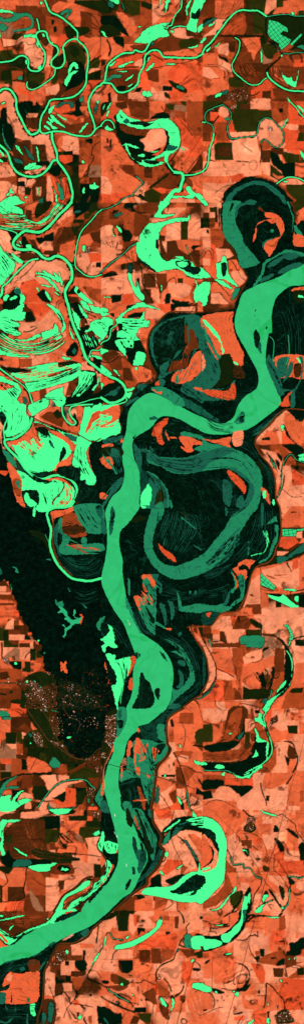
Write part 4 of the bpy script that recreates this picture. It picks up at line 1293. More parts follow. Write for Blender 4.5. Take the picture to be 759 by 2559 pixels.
iv@scrubby_ridge 225,180 330,210 380,360 370,365 330,270 240,215
wm 95,455 125,460 140,498 120,498 115,470
wm 415,700 440,720 470,710 475,755 430,745
wm 510,610 530,635 520,640
wm 350,395 380,398 375,408
id 0,460 20,500 0,515
wm 610,725 650,759 640,759
wm 80,580 92,620 85,630
p s 0,525 30,525 45,555 0,550
p n 0,550 45,555 75,610 0,600
p s 0,600 50,600 45,640 0,640
p t 50,610 75,610 80,645 50,640
p s 0,645 85,645 80,660 0,660
p b 0,665 90,665 105,700 0,700
p o 0,700 105,715 125,759 0,759
p b 0,725 110,725 110,745 0,745
@1 5
id 65,70 80,0 105,40 100,90 80,200 60,210
ik 90,60 105,50 105,80 80,130 72,100
wd 0,90 20,90 35,150 35,210 0,190
wm 0,285 15,285 30,310 20,335 0,320
iv 210,115 260,80 300,70 340,85 330,100 270,122
wm@mini_pool 360,20 330,0 300,-5 360,-5
Sd 20 3 500,20 440,160 430,290 / 700,60 740,200 620,360
wm 595,90 620,95 710,165 700,170 650,130
Sd 3 4 560,70 590,140 / 700,60 759,90
ig 570,35 660,75 640,70 590,50
wd 690,290 750,320 745,330 700,305
ir 430,280 470,320 540,370 560,420 510,395 450,340
io 310,515 410,515 400,560 410,600 370,610 360,560 330,570 310,550
wm@clearing_pool 310,560 350,540 380,610 410,590 435,610 410,615 405,759 310,759 245,680 300,685 350,650 320,620
wd 370,515 430,510 420,550 440,570 455,600 450,655 430,640 440,600 410,570
io 245,680 270,680 290,750 270,755
ir 310,580 330,610 345,645 320,630
io 275,680 290,690 325,740 315,740
io 355,665 385,700 390,725 370,705
ik 345,700 375,750 360,755 335,715
wm 200,545 215,560 215,660 205,660
wm 185,680 215,740 225,765 190,765
wd 440,730 470,740 470,765 440,765
wd 500,710 530,720 550,765 520,765
wm 565,640 590,690 600,765 580,765 570,690
wm 655,635 670,640 662,655
wm 700,630 710,660 700,665
wm@small_oxbow 600,765 650,745 765,730 765,765
@2 5
wd@side_slough 435,-5 455,-5 450,140 435,150
wm 540,75 552,90 555,120 545,115 480,135
wm@levee_pools 540,145 560,140 565,190 555,260 530,310 515,360 480,400 425,430 420,415 480,385 500,340 520,270 550,210 540,180
wm 445,185 470,215 485,215 470,180 460,230
R side_slough 8 485,250 480,300 455,345 400,360 360,372
wm 340,310 350,320 340,370 335,350
wm 345,260 352,290 345,300
iv@grass_edge 425,145 445,145 445,152 425,152
wd 170,0 190,40 175,75 165,20
io 265,430 320,400 390,410 360,440 350,465 330,445 300,435 270,450
io 220,470 265,450 275,480 325,480 325,550 290,510 260,520 230,480
wm@levee_marsh 210,480 250,530 280,510 310,540 315,580 305,680 270,720 200,755 240,710 280,680 270,600 220,655 210,630 240,590
ir 225,500 245,530 262,560 262,610 245,610 250,570
wd 110,740 160,720 190,650 205,640 190,720 150,759 110,765
wm@small_oxbow -5,735 80,745 150,735 120,765 -5,765
l n 17 575,-5 580,80 585,190 570,270 545,310 530,370 490,420 420,445 380,480 350,560 330,650 270,765
l t 13 577,-5 582,80 588,190 572,270 547,310 532,370 490,420 420,442 382,480 352,560 332,650 275,765
p s 585,0 660,0 660,90 590,90
p o 660,0 759,0 759,160 590,160 590,90
l k 6 660,45 700,45
pond 595,172 735,172 765,162 765,182 700,185 690,225 595,225
p s 690,195 740,185 740,240 700,235
p r 580,230 690,230 720,270 640,320 570,320
p v 550,305 590,305 620,330 560,335
q v 490,430 540,370 620,350 700,310 765,270 765,345 680,390 620,430 560,450 490,455
wd@slough_pond 560,380 620,380 640,390 600,420 565,435
wd@slough_pond 640,370 700,320 765,275 765,330 690,360 650,390
p s 555,340 640,340 600,370 555,370
p o 740,240 759,240 759,270 720,280
p o 400,465 700,400 759,360 759,640 430,700 360,560 370,480
p s 620,430 720,400 720,600 640,640 470,560 440,480
p r 670,400 715,380 715,460 670,480
l k 8 630,425 660,490
q t 530,515 625,510 620,520 540,522
q t 470,510 550,545 540,550 470,520
pond 435,505 545,605 530,628 435,590
p b 435,590 535,630 525,640 440,605
q t 540,600 570,630 540,640
p s 360,560 435,500 435,759 300,759 330,680
l k 3 435,620 480,630 530,640
l k 2 433,460 433,759
p b 345,660 370,658 385,675 370,680
p b 330,735 430,735 430,759 310,759
p o 435,640 480,650 500,759 435,759
q k 470,655 600,660 650,700 720,745 765,720 765,765 700,759 560,700
wb@comma_lake 490,665 570,680 600,662 640,695 690,735 720,750 700,759 650,755 580,720 510,690
p k 715,665 765,660 765,759 720,759
wb 690,680 712,675 710,710 695,715 682,695
wb 605,620 690,625 700,635 640,632
l k 8 605,625 640,630 700,635 765,622
l k 4 655,640 655,690
@0 6
# okkkkk vnkkkk sskkkk ootkkk tngkkk tnggkk
p o 0,0 105,0 150,50 140,80 0,95
p r 105,10 135,20 150,60 105,80
p v 60,90 105,85 110,130 60,130
p s 90,85 105,85 105,165 40,160 60,110
p b 105,95 145,95 145,130 105,125
p o 145,85 180,130 145,140
p n 105,135 190,130 210,180 110,170
p v 28,168 65,168 65,245 28,245
p b 65,168 145,168 160,205 65,205
p s 68,205 187,205 187,245 68,245
p k 187,205 215,210 240,240 187,245
p r 210,190 245,185 240,200 215,210
p g 30,245 145,245 145,300 28,300
p b 70,250 145,245 145,280 100,280
p o 148,245 230,245 230,268 148,268
p n 148,268 230,268 230,300 148,300
p o 265,235 305,230 305,285 270,270
wb 280,250 295,245 295,260 283,258
p s 28,310 115,310 115,370 28,370
p y 115,300 150,310 150,400 110,400 90,375 50,375 40,395 0,390
p s 150,305 228,305 228,400 190,395 150,380
p v 228,310 270,310 270,395 228,400
l k 6 190,380 210,345 270,320 295,330
p b 8,260 25,260 25,380 8,380
p k 60,400 165,405 165,460 120,490 90,440
p o 170,405 190,405 190,455 170,455
p v 190,405 232,405 232,490 170,480 170,455 190,450
p o 235,410 320,420 290,470 270,530 240,520 235,470
p t 0,455 90,455 165,470 165,525 0,525
p n 0,485 60,480 80,540 0,540
wb 115,415 130,415 130,428 115,428
p b 0,605 155,610 160,670 150,759 0,759
p v 75,625 100,625 100,645 75,645
p k 0,640 50,645 50,660 0,655
q v 80,700 150,690 155,720 110,730
p r 90,720 170,730 170,759 80,759
p r 180,500 200,495 240,540 220,545
p k 165,600 215,680 215,710 165,700
q v 200,520 300,480 410,520 440,620 420,700 370,759 170,759 160,680 200,600
T 120 200,545 280,560 330,640 350,700 360,750 340,759 300,690 230,600 195,580
T 40 20,380 70,375 80,430 40,430
T 16 0,560 200,560 200,575 0,575
T 60 220,620 430,560 430,759 180,759
T 14 60,530 72,530 72,560 60,560
T 8 355,480 385,480 375,505 355,500
T 26 455,700 500,650 510,660 480,700 540,720 560,745 540,745 480,715
T 14 550,650 600,640 605,660 555,665
T 10 190,640 220,650 220,670 200,670
T 20 480,600 550,570 550,620 490,640
T 14 600,620 740,680 740,740 640,740
wb 200,545 212,548 212,562 198,560
wb 535,572 550,568 550,585 537,590
wm 255,545 268,545 268,560 255,560
wr@branching_reservoir 435,-5 455,15 435,40 470,40 485,60 500,70 480,85 505,100 530,125 520,140 500,150 480,130 468,133 490,150 485,165 490,190 475,215 468,222 485,222 500,195 500,175 530,155 560,125 600,120 615,100 612,75 590,80 560,65 570,35 555,15 550,45 560,75 575,85 545,95 520,75 505,45 500,25 480,5 460,-5
wm 725,130 745,90 765,80 765,165 735,165
io 457,405 475,420 490,405 500,410 495,450 508,465 505,492 490,490 475,470 458,480
ir 600,50 625,65 610,120 600,125 612,80
wm 330,338 342,338 342,350 330,350
l y 3 290,600 310,660 350,759
l y 3 200,590 250,640 300,720 320,759
l y 3 0,570 150,570 200,590
iv@suburb 450,560 560,560 700,640 759,700 759,759 430,759 420,700 450,640
@1 6
wb@west_bank_flood 0,235 60,180 50,130 80,150 100,200 100,260 120,300 80,300 50,290 30,330 20,340 5,290 30,270
wb@west_bank_flood 35,350 105,360 110,390 215,370 225,420 200,510 165,600 130,700 120,765 100,680 80,590 110,570 110,500 70,430 50,390
wm 0,90 30,65 20,100 0,130
Sx 3 4 60,410 130,415 150,500 170,590 / 130,405 150,480 190,560
ir 220,375 245,362 258,395 230,470 200,515 205,480 225,430
ir 215,535 235,530 235,600 225,620 200,600
ik 0,110 50,150 45,200 10,230 0,225
wm@main_river_side 205,0 235,30 260,110 305,190 290,190 250,120 220,60
wm@clearing_pool 280,-5 405,-5 405,100 420,110 400,140 400,205 350,160 310,90
ik 330,0 345,0 400,100 380,110
ir 275,0 300,15 285,20
wd 440,-5 475,0 490,80 480,135 460,60
wd 515,-5 545,0 545,60 525,90
wm@small_oxbow 600,-5 765,-5 765,35 700,38 610,32 580,20
wm 400,120 420,110 480,150 470,158
io 480,155 525,155 520,168 495,170
wm@east_arc 470,235 560,270 610,310 650,370 680,440 700,500 695,560 650,610 600,650 545,700 500,765 530,660 530,600 560,620 620,580 660,500 640,430 600,350 540,285
wm 520,330 560,330 640,385 635,390 560,345
wd 575,400 620,400 625,440 585,430
wd 575,470 610,500 615,560 600,600 560,600 590,560
ix@dim_bar 435,330 465,345 495,400 480,395 450,360
ix 255,340 275,340 275,380 262,385
ix 280,345 295,350 290,375 282,370
ik@river_island 300,487 312,490 330,535 365,570 390,640 400,700 380,740 340,759 240,759 235,740 265,680 280,600 290,500
ik 405,610 435,610 438,650 430,695 415,680 400,640
wd 580,190 605,185 590,215 575,210
p n 0,560 80,580 110,680 120,759 0,759
io 25,410 35,440 38,460 25,450
l n 14 640,155 665,140 759,140
l n 16 668,145 700,230 765,330
l t 5 640,155 665,140 759,140
l t 6 668,145 700,230 765,330
p v 720,150 759,145 759,250 735,190
p b 690,150 715,150 720,200 685,180
p s 715,205 759,245 759,290 715,220
l n 14 765,645 680,690 590,760
p o 765,695 680,712 620,765 765,765
wd 710,690 765,665 765,675
wm 205,95 225,130 218,130
wd 500,740 560,720 600,735 540,765
@2 6
# kboooo bsbsys sonyty obrrvs tsrntt onotnt
wm@small_oxbow -5,-5 215,-5 140,40 50,35 -5,30
ix@bar 0,35 130,40 60,125 0,130
ir 25,45 60,40 45,75
l n 16 0,133 65,135 140,45 250,30 300,-5
l t 8 0,133 65,135 140,45 250,30 300,-5
p o 290,0 370,0 360,60 330,70 270,60
p b 370,0 435,0 435,50 375,50
p s 440,0 759,0 759,160 440,160
q s 380,60 520,50 560,120 550,190 480,190 430,120
p s 150,65 205,65 220,100 205,160 65,165 70,130
p r 205,65 260,70 230,130 215,120
p b 260,60 320,60 370,110 340,160 220,165
l k 12 265,65 270,100
p g 320,165 440,165 440,215 320,215
q v 360,80 440,125 440,165 380,140 350,100
p b 0,145 60,145 65,195 0,195
p n 0,195 75,195 75,230 120,260 75,265 50,230 0,225
p s 75,200 125,200 125,255 75,250
p n 125,175 160,180 190,280 125,250
p s 160,165 320,165 285,230 230,290 210,240 160,190
l k 4 70,258 110,258 140,245 165,270 200,310 215,370 240,440 258,530 275,640 305,690
p y 445,200 540,210 600,310 450,300
q n 440,195 530,200 570,240 545,225 440,210
p s 530,220 600,260 620,300 560,260
q s 600,170 640,240 635,290 600,250 575,220
p b 60,270 280,265 285,300 60,300
p o 70,305 210,310 240,540 105,540 100,450 80,380
p s 105,465 200,500 240,540 105,540
p r 110,460 200,470 210,510
p t 215,305 290,300 270,400 260,480 230,420
p t 290,300 360,300 310,370 290,360
p s 300,370 350,330 440,315 445,360 430,390 370,410 310,430
q o 310,430 400,410 530,360 550,420 460,480 470,600 440,610 300,560 280,480
q k 355,410 400,405 440,385 450,310 490,295 490,310 450,340 450,385 400,412
sk o 4 10 375,490 410,540 440,600 / 500,450 530,480 480,600
q k 380,490 440,560 435,490 455,490 475,590 460,610 440,570 400,530
q k 515,450 540,460 530,530 500,640 480,680 470,670 510,540
sg o 5 3 450,450 480,600 / 550,450 540,560
q s 295,560 355,612 330,605 300,590
p v 300,590 355,615 445,605 500,620 480,690 300,690
p b 545,300 610,310 610,480 540,490 530,400
p t 540,490 610,480 600,570 520,660
p s 635,160 759,50 759,400 690,400 680,330 660,290 680,230
p v 690,240 759,240 759,290 690,290
p s 685,305 759,300 759,400 685,400
p k 700,255 759,260 759,285 705,285
p o 690,420 759,410 759,600 660,600 640,620 690,500
p v 670,605 755,600 740,645 640,640
p t 600,650 759,640 759,759 560,759
q o 620,640 580,759 530,759
q k 560,230 590,235 640,300 670,370 680,450 660,560 600,640 540,700 490,759 440,759 480,700 540,660 600,550 610,450 610,310
R east_slough 9 625,325 650,360 668,420 665,500 650,570 610,625 560,660 520,705 485,765
wb 620,545 615,580 560,635 550,640 580,590
wb 500,690 540,660 545,680 495,740 450,765 480,710
wd 450,690 480,685 475,725 450,715
R east_slough 5 500,690 515,620
R east_slough 8 640,285 655,250
pond 605,130 635,128 665,180 678,220 670,245 648,245 650,200 635,165
wm@square_pond 287,217 442,217 444,295 325,295 325,275 287,275
l k 8 670,240 710,225 759,215
l k 4 100,455 180,490 230,520
q n 0,245 40,310 80,400 100,460 95,530 40,630 0,675
q s 0,260 30,300 80,400 95,460 85,540 40,610 0,640 40,550 45,460 20,350 0,300
l k 6 0,240 40,310 80,390 100,450 98,540
wd 0,665 50,620 90,550 95,555 50,635 0,680
wx 0,330 20,400 20,520 0,590
l n 16 -5,290 30,390 40,470 40,540 0,620 -20,660
l t 8 -5,290 30,390 40,470 40,540 0,620 -20,660
p r 0,680 60,640 100,550 155,545 160,700 0,700
p t 155,545 215,545 300,690 160,700
p o 215,540 260,540 270,600 220,600
p o 265,540 290,500 300,690 275,640
p b 230,600 280,640 295,695 240,690
p o 0,705 230,705 290,700 300,759 0,759
p s 100,705 160,705 170,759 100,759
l b 3 45,705 200,705 460,710
l k 4 270,720 350,730 440,755
wm 45,235 70,290 65,290 45,250
q t 290,300 300,400 290,500 280,560 300,680 270,600 265,450 280,350
@0 7
# obgkkk ngggkk yngvkk btvtvv tkosgv knootk
wm 2,22 50,20 72,45 72,55 2,55
wm 25,65 78,62 78,80 25,80
p r 78,0 200,0 200,30 130,55 80,40
p o 0,85 80,85 80,175 0,270
p n 80,60 240,60 230,150 180,180 80,175
p o 235,100 260,85 290,120 300,150 250,160 235,140
p b 130,150 185,110 240,160 200,190
p s 165,175 200,185 190,215 170,225
p v 45,175 125,180 120,265 45,265
p s 50,265 120,265 175,270 175,345 125,340
p y 5,300 122,300 122,372 5,372
p t 125,265 175,265 175,340 125,345
p n 125,345 175,345 175,370 125,370
p r 5,375 85,375 90,410 50,420 10,410
p n 5,415 45,415 45,460 5,460
p y 45,420 88,418 88,472 5,472 5,460 45,460
p t 90,375 162,378 165,480 90,510
p v 5,475 88,475 88,510 5,530
p v 180,200 275,200 275,290 180,290
p n 180,290 205,290 205,370 180,370
p k 165,375 205,385 205,460 165,460
p v 210,295 370,290 400,340 370,400 350,420 210,350
p g 300,325 350,340 350,400 300,370
q o 208,360 300,385 350,410 385,465 300,480 225,475 208,440
l k 3 350,290 300,330 230,460
p o 410,345 455,275 520,355 490,420 440,440 460,405 400,370
l s 3 520,350 485,410 470,440
p t 440,440 480,420 510,480 470,490
p b 520,470 640,400 640,440 530,490
p n 650,400 759,370 759,520 650,540
q g 520,500 640,440 730,480 745,600 650,540 560,525 520,530
q k 0,540 70,520 150,490 250,480 330,480 450,490 440,500 330,492 240,495 150,505 80,530 0,560
l b 12 480,490 560,460 640,410
p t 70,530 128,520 128,580 80,585
p v 0,545 60,540 30,600 0,620
p b 170,505 250,500 260,590 165,600
p s 305,500 420,495 520,505 520,530 440,560 370,620
q n 250,510 300,505 345,575 250,580
p v 250,580 345,578 370,625 340,670 310,690 260,680 240,620
q s 300,759 300,700 340,670 430,590 520,550 640,535 640,545 560,560 490,580 490,640 420,660 370,700 340,759
p r 490,590 570,600 565,730 495,740
p r 380,690 440,670 490,700 490,740 420,710
q k 385,670 430,655 490,620 490,680 470,700 430,680
p v 570,570 640,550 680,600 640,660 620,720 570,720
q k 555,575 620,580 630,610 580,615
p b 560,560 640,540 650,590 560,590
p k 90,610 170,610 185,650 130,690 90,700
p o 0,610 90,620 90,700 60,650 0,650
p s 170,625 230,640 250,670 235,750 190,750 190,700 130,690
p n 235,690 300,700 240,759
p b 660,520 745,520 730,600 700,590
q g 650,590 720,600 700,660 660,660
T 26 650,590 720,600 700,660 655,655
p r 660,735 730,735 730,759 660,759
l k 14 700,680 759,759
p n 0,660 40,640 90,700 0,759
wb@corner_bay 0,670 40,655 80,650 75,680 95,700 100,715 160,680 240,682 150,730 100,765 0,765
wb 85,715 110,660 150,620 180,612 150,640 120,680 110,720
wm 0,620 40,550 120,505 130,508 80,540 40,590 90,580 140,585 130,598 60,600 30,620 10,660 0,665
R borrow_slough 6 280,745 340,660 400,590 480,545 560,530 640,535 690,580 715,600
l k 9 240,759 300,700 340,660 400,590 480,545 560,530 640,535
wd 365,705 380,740 450,750 560,740 600,712 560,745 480,765 370,765
wm 715,680 750,600 765,560 765,730
wm 405,365 455,410 435,440 390,440 372,410
l k 3 400,370 440,415
wm 658,675 672,678 670,705 658,700
wm 685,712 705,712 705,725 685,725
wd 220,180 245,200 235,215 222,200
wb 225,255 238,252 235,265
wb 505,215 535,205 530,220 515,225
wm 390,10 425,15 420,25 395,20
l y 3 310,0 350,60 390,130 440,240 500,320 560,365 640,385
l y 4 200,0 290,130 360,230 440,290 520,350 600,380 660,375 740,300
l y 3 480,0 520,60 600,100 580,180
l b 3 0,90 130,155
T 90 245,170 290,180 325,220 320,285 300,280 260,250
T 30 360,230 420,250 490,280 480,300 420,270
T 20 300,0 350,0 360,20 310,20
T 10 545,15 565,15 560,35
T 36 500,50 759,60 759,120 640,140 520,120
T 20 720,430 740,430 745,480 725,480
T 16 640,370 759,360 740,390 650,390
T 30 370,60 470,60 480,200 400,200
@1 7
wm@west_bank_flood 125,-5 185,-5 190,80 160,150 130,200 115,190 120,100
ik 120,90 165,90 160,140 135,150
id 130,20 150,10 150,70 130,70
q v 0,0 120,0 110,200 80,300 60,350 0,420
T 190 30,60 115,40 110,200 80,300 30,250
T 20 0,330 35,330 30,380 0,370
l n 16 110,200 75,290 40,370 15,440 0,520
wd 70,310 55,340 40,380 20,430 0,560 10,470 30,380
wd 0,690 40,700 60,765 0,765
io@sandy_bank 20,490 25,560 20,640 0,650 0,600 10,560
ix@bar 285,130 385,100 480,30 460,120 420,120 425,235 330,230 290,180
wm 420,118 475,118 470,160 490,245 430,230 422,200
wm@bottomland_flood 290,230 360,235 440,260 485,245 500,270 490,340 440,395 405,420 400,530 370,690 380,765 355,740 330,620 290,520 150,550 140,480 190,455 195,360 240,370 240,250
ik 415,268 480,265 470,300 430,350 410,300
Sk 6 4 360,350 370,400 390,430 / 400,400 380,470
io 265,220 290,225 310,280 315,310 295,290 290,350 265,340 260,430 290,440 285,495 262,470 245,380 250,270
io 275,360 290,390 330,350 325,300 350,255 340,300 330,370 300,395 285,390
io 210,240 238,270 220,300 215,350 190,360 195,300
io 270,150 290,150 285,180 272,170
io 380,295 410,297 438,320 415,340 400,395 390,370
iy 165,375 185,370 190,420 175,430 155,425 150,400
io 145,435 160,440 155,540 148,480
io 345,485 365,510 355,520 340,500
ik@dark_bottomland 155,550 275,520 330,590 350,650 365,765 170,765 145,640
ik 160,555 270,525 275,700 200,700 155,640
it 270,590 290,595 330,700 320,765 300,700
io 245,685 335,680 335,692 245,695
wm 160,705 215,700 230,765 180,765
wm 300,545 320,540 360,700 345,700
l n 24 620,-5 500,80 495,250 520,300 500,350 430,430 408,520 400,600 375,765
l t 8 600,5 495,80 485,250 500,290 485,350 415,430 395,520 390,600 365,765
p o 510,90 620,0 759,0 759,170 690,190 700,270 759,330 570,330 545,240 535,100
p t 585,30 690,30 690,115 580,110
q g 700,180 759,150 759,260 710,255
q k 680,270 759,275 759,290 690,280
q t 550,320 680,320 690,360 580,370 555,345
q s 590,350 650,360 640,400 600,400 575,385
p o 690,320 759,320 759,470 690,440 650,400
l k 20 525,90 535,130
l k 3 600,100 630,200 600,330
p s 430,440 540,350 555,480 560,550 430,510
p k 535,405 550,405 550,430 535,430
p k 445,495 555,495 550,515 450,510
wb 470,497 482,497 480,510 470,508
p b 560,430 590,440 620,530 620,590 560,550
p t 610,440 680,440 700,480 640,550 615,500
p o 640,550 700,480 759,520 759,600 700,640 640,600
p k 715,520 735,525 759,570 759,600
p k 710,590 759,620 759,650 705,640
p o 430,520 555,555 555,640 440,640
p s 430,640 555,560 500,640 540,720 430,759
p b 505,640 560,600 560,700 540,715
p s 560,600 620,600 640,690 600,720 570,640
p k 570,650 620,710 620,759 595,755
p s 650,640 759,700 759,759 670,759
p o 380,759 380,720 420,650 440,759
l k 7 540,330 565,370 590,430 620,530 645,640 660,720 670,759
l k 6 590,425 660,440 700,470 759,485
R thin_ditch 3 640,620 650,700 668,765
l k 4 580,355 640,375
l k 4 440,640 520,759
wb 690,388 740,400 765,402 765,420 720,418
wb 582,265 595,275 592,295 585,290
wd 415,590 432,590 430,690 405,700
wb 570,660 595,690 600,720 575,690
l n 5 60,418 200,455 420,512 560,550 700,600
wx@bar 495,50 560,-5 600,-5 500,70
@2 7
# otttso vtttoo vnngss kkkkso btotso soosos
p s 0,0 200,0 170,90 70,110 40,70 0,100
q n 200,0 330,0 310,180 250,240 130,300 60,310 150,200
q t 210,40 290,0 270,150 230,220 150,260
p g 0,120 70,110 75,250 0,250
p o 75,105 150,100 140,200 80,280
st v 14 4 200,60 150,200 0,290 / 330,150 320,280 250,360 120,400
p t 320,75 400,80 470,170 480,240 440,250 400,200 320,180
p g 315,180 355,180 355,280 310,340
p b 355,180 400,190 395,250 360,250
p k 385,210 403,210 405,250 385,250
q k 385,255 475,250 475,340 510,250 518,320 480,390 400,470 340,522 200,520 130,470 0,450 0,400 200,400 330,370
p t 0,325 340,300 370,340 260,380 130,400 0,380
sn o 10 4 0,330 150,340 260,310 340,240 / 0,390 150,410 280,390 380,300
q k 0,285 100,260 220,240 280,250 200,310 60,325
q k 240,220 290,170 310,60 318,170 290,230
p s 315,75 380,75 390,130 350,170 315,170
p k 385,15 425,10 425,35 390,35
p r 480,0 520,0 510,80 480,130 470,60
q s 520,0 600,0 680,30 700,0 560,0
p s 515,80 720,90 720,180 620,160 520,200
q k 505,80 530,60 555,50 560,95 510,115
p o 515,130 630,190 630,240 520,245
p v 630,125 710,125 708,190 640,185
p t 520,245 555,280 550,420 500,480 400,480 480,400 520,320
q s 560,250 640,250 635,470 520,475 560,380 540,270
p n 640,265 690,300 700,370 650,400 630,340
p o 630,380 695,375 690,440 630,480
q k 600,245 660,245 700,300 712,370 700,440 640,560 620,555 690,430 700,370 670,270
q k 610,350 650,380 635,430 615,370
p s 690,190 759,190 759,470 700,460 715,370 680,260
p o 470,480 680,480 620,560 540,590 440,600 430,560
p s 370,490 460,485 440,590 380,590
p o 0,460 130,465 200,475 270,520 160,520 0,490
p t 0,490 165,500 170,570 100,590 0,560
q k 0,540 80,530 160,540 165,570 260,575 370,580 340,640 290,660 230,640 180,600 80,600 0,610
p r 165,525 350,525 330,570 170,570
sk o 5 5 0,560 60,560 / 60,610 130,600
p k 0,620 60,610 80,670 0,685
q s 120,590 200,590 280,655 200,690 80,680
p k 190,580 290,590 285,620 350,590 345,640 290,660
p o 0,690 200,690 280,759 0,759
l k 3 20,720 70,690 150,690 240,740
p s 290,665 400,580 500,600 500,759 290,759
p k 472,650 498,650 495,695 475,690
l k 7 435,560 440,610 470,690 475,730
p s 500,600 640,600 625,759 500,759
p o 640,560 759,560 759,759 625,759
p t 725,615 759,615 759,700 725,700
p s 640,730 725,730 725,759 640,759
p o 0,430 0,470 60,470 0,450
R east_slough 9 470,-5 480,15 455,60 470,130 490,200 510,250 518,310 500,360 450,410 400,450 340,490
wb 455,0 500,-5 480,25 465,25
wb 385,70 415,65 420,35 440,40 440,80 465,130 450,130 420,100 400,95
wb 385,145 405,165 430,220 475,240 470,250 405,250 400,200
wb 400,310 412,355 370,362 385,345
wb 475,265 490,260 485,340 472,380
wb@sl_flood 165,475 220,485 260,515 330,520 350,520 330,500 300,510 270,500 220,480
wb 90,430 130,420 165,440 130,450 100,448
wb 310,490 350,460 430,420 440,440 380,480 345,515 315,515
wb 195,185 220,178 215,190 200,192
wd 260,215 300,170 305,185 275,230
wb 0,405 30,408 28,420 0,418
R south_bank_creek 5 0,460 60,465 180,465 240,500
wb 140,490 165,475 160,505 145,500
l b 4 759,230 720,380 690,480 650,620 620,759
l b 2 500,245 720,245
T 14 510,80 555,50 560,95 510,115
T 3 405,578 420,578 415,590
T 4 570,630 585,635 580,655
@0 8
# snvoov bbgobg bboboo ooboso oobtoo obtobo
p s 160,20 370,0 375,30 250,70 160,60
p n 0,30 160,20 160,70 60,70 0,110
p s 0,0 130,0 60,20 0,50
q k 370,0 560,0 550,30 450,40 390,30
wb@corner_pond 380,-5 530,-5 500,25 430,35 390,15
q n 30,170 150,80 330,80 340,240 380,340 300,330 200,340 100,350 30,250
sb b 12 4 60,80 190,70 250,80 / 100,350 250,330 300,330
st n 6 2 150,100 200,200 260,330 / 260,80 280,200 400,320
p g 35,190 90,180 100,250 35,250
p k 338,48 452,42 452,140 340,145
p g 340,150 455,140 430,245 340,248
p s 340,40 470,35 480,60 456,150 452,42 338,48
p o 470,50 515,45 515,150 470,150
p v 510,45 655,40 655,82 520,80
p o 520,82 650,82 590,185 550,180 520,150
p b 655,0 759,0 759,50 690,60 655,40
p r 655,45 692,45 692,82 655,82
p v 640,85 759,85 759,180 650,120
p g 600,130 759,130 759,190 640,220 590,180
p s 640,210 759,200 725,270 759,320 759,405 660,400 660,280
q y 560,180 600,190 625,245 590,230
sk o 6 10 435,180 440,250 510,300 / 450,165 530,230 600,290
p o 510,250 640,250 660,320 430,325 440,290 500,300
p b 380,250 415,245 415,330 380,330
p s 375,300 418,300 418,325 375,325
q v 260,290 420,320 540,320 600,370 540,385 540,400 440,410 380,390 250,340
sn b 5 4 250,300 540,330 / 260,350 520,400
p k 540,350 600,370 600,382 560,380
p s 540,335 600,345 590,360 545,350
p s 540,385 700,400 700,505 600,500 540,440
q b 380,410 500,400 540,410 560,470 500,485 390,480
p s 440,490 700,500 640,520 500,530 445,525
p v 705,405 759,410 759,510 705,505
l k 6 545,325 600,332 680,338 750,350
p s 345,505 440,520 440,570 450,640 430,759 345,759
p n 440,530 485,530 480,600 455,620 440,570
p s 485,530 640,520 560,600 480,640 460,630 480,590
p o 455,600 490,600 540,580 470,640
p o 100,430 200,430 200,570 130,580 50,570 60,480
p t 205,460 300,460 340,520 345,620 280,630 200,600
q v 0,420 100,430 60,480 30,470 0,450
p n 60,575 185,575 185,660 60,690
p b 185,640 345,640 345,759 185,759
q y 220,610 250,620 330,759 260,740
p o 0,480 60,530 0,590
p s 0,450 40,490 50,530 0,500
p v 0,560 20,570 20,690 0,690
l k 6 40,480 60,540 0,590
l k 7 200,430 195,520 180,590 182,660 100,685 0,690
p r 0,290 20,320 10,340 0,340
p s 0,380 25,410 0,420
p r 55,690 185,680 180,759 30,759
q k 0,350 40,340 60,300 90,350 130,370 250,365 370,380 380,410 300,420 230,430 100,430 40,420
wb 0,345 5,100 60,75 130,72 160,78 110,90 60,95 30,140 20,200 0,220
wb 20,160 30,200 25,255 10,250
wb 0,240 30,290 40,330 20,340 0,290
wd@west_scar 95,420 110,390 140,370 220,375 240,400 200,420 120,425
wb@west_scar 215,425 290,410 380,405 400,395 430,400 380,430 375,455 300,462 250,450
wb 105,280 130,295 205,340 200,348 150,320
wb 700,180 740,155 745,180 715,195
l k 4 0,375 40,415 100,435
q k 430,440 460,410 510,420 530,450 510,475 470,470
wb 455,445 475,428 485,445 500,435 512,445 500,455 470,455
wb 500,170 508,175 505,190
sk k 3 10 650,510 700,515 / 655,525 700,530
l n 26 700,500 640,515 570,580 480,640 430,720 400,765
wb@inner_pond 640,535 676,535 660,570 600,610 530,640 480,680 465,765 415,765 440,710 470,650 560,600 610,560
l t 12 690,530 680,580 640,610 560,660 500,700 470,740
l n 16 700,520 690,590 600,650 520,700 480,750
wb 765,520 700,560 680,600 640,640 580,660 540,690 500,765 580,765 640,680 765,560
in 590,680 640,680 660,660 700,640 640,700 600,765 560,740 530,740 590,710
wb 765,190 735,265 765,320 765,300 745,265 765,220
T 14 690,0 759,30 759,70 700,60
T 3 200,160 215,165 210,175
T 5 640,595 655,600 650,612
l k 12 765,190 730,265 765,325
l y 2 190,120 215,200 215,270 330,330
l b 2 160,80 260,60 350,30
@1 8
# kkkooo kkkosk kkksoo kkkoso ookskb oosoos
q k 0,0 60,0 100,200 125,300 100,380 80,330 0,330
wd 0,0 50,0 60,20 20,20
wb@west_chute 20,245 60,235 120,255 125,270 110,320 60,325 30,300
wb 0,180 20,160 25,200 10,300 0,290
wb 0,490 40,380 75,400 80,430 40,520 0,560
in 0,440 30,400 30,460 0,490
io 0,330 20,380 20,410 0,410
l n 14 0,310 35,370 40,430 0,500
iv@river_bar 185,0 210,0 235,100 230,130 195,100
ix@river_bar 235,200 260,220 275,330 270,370 250,320 235,260
wm@east_sidewater 220,0 300,0 380,150 415,215 400,330 380,380 350,280 300,180 240,80
iv 250,0 280,60 300,140 330,250 360,310 380,330 385,300 340,180 290,40 275,0
id 260,310 330,300 340,380 320,420 290,480 270,450 275,390
ix 230,430 250,430 255,480 235,480
ik@river_islet 180,600 185,560 220,515 222,540 200,590
ir 120,290 128,285 125,320 110,322
ir 85,410 92,430 60,480 0,570 0,560 60,470
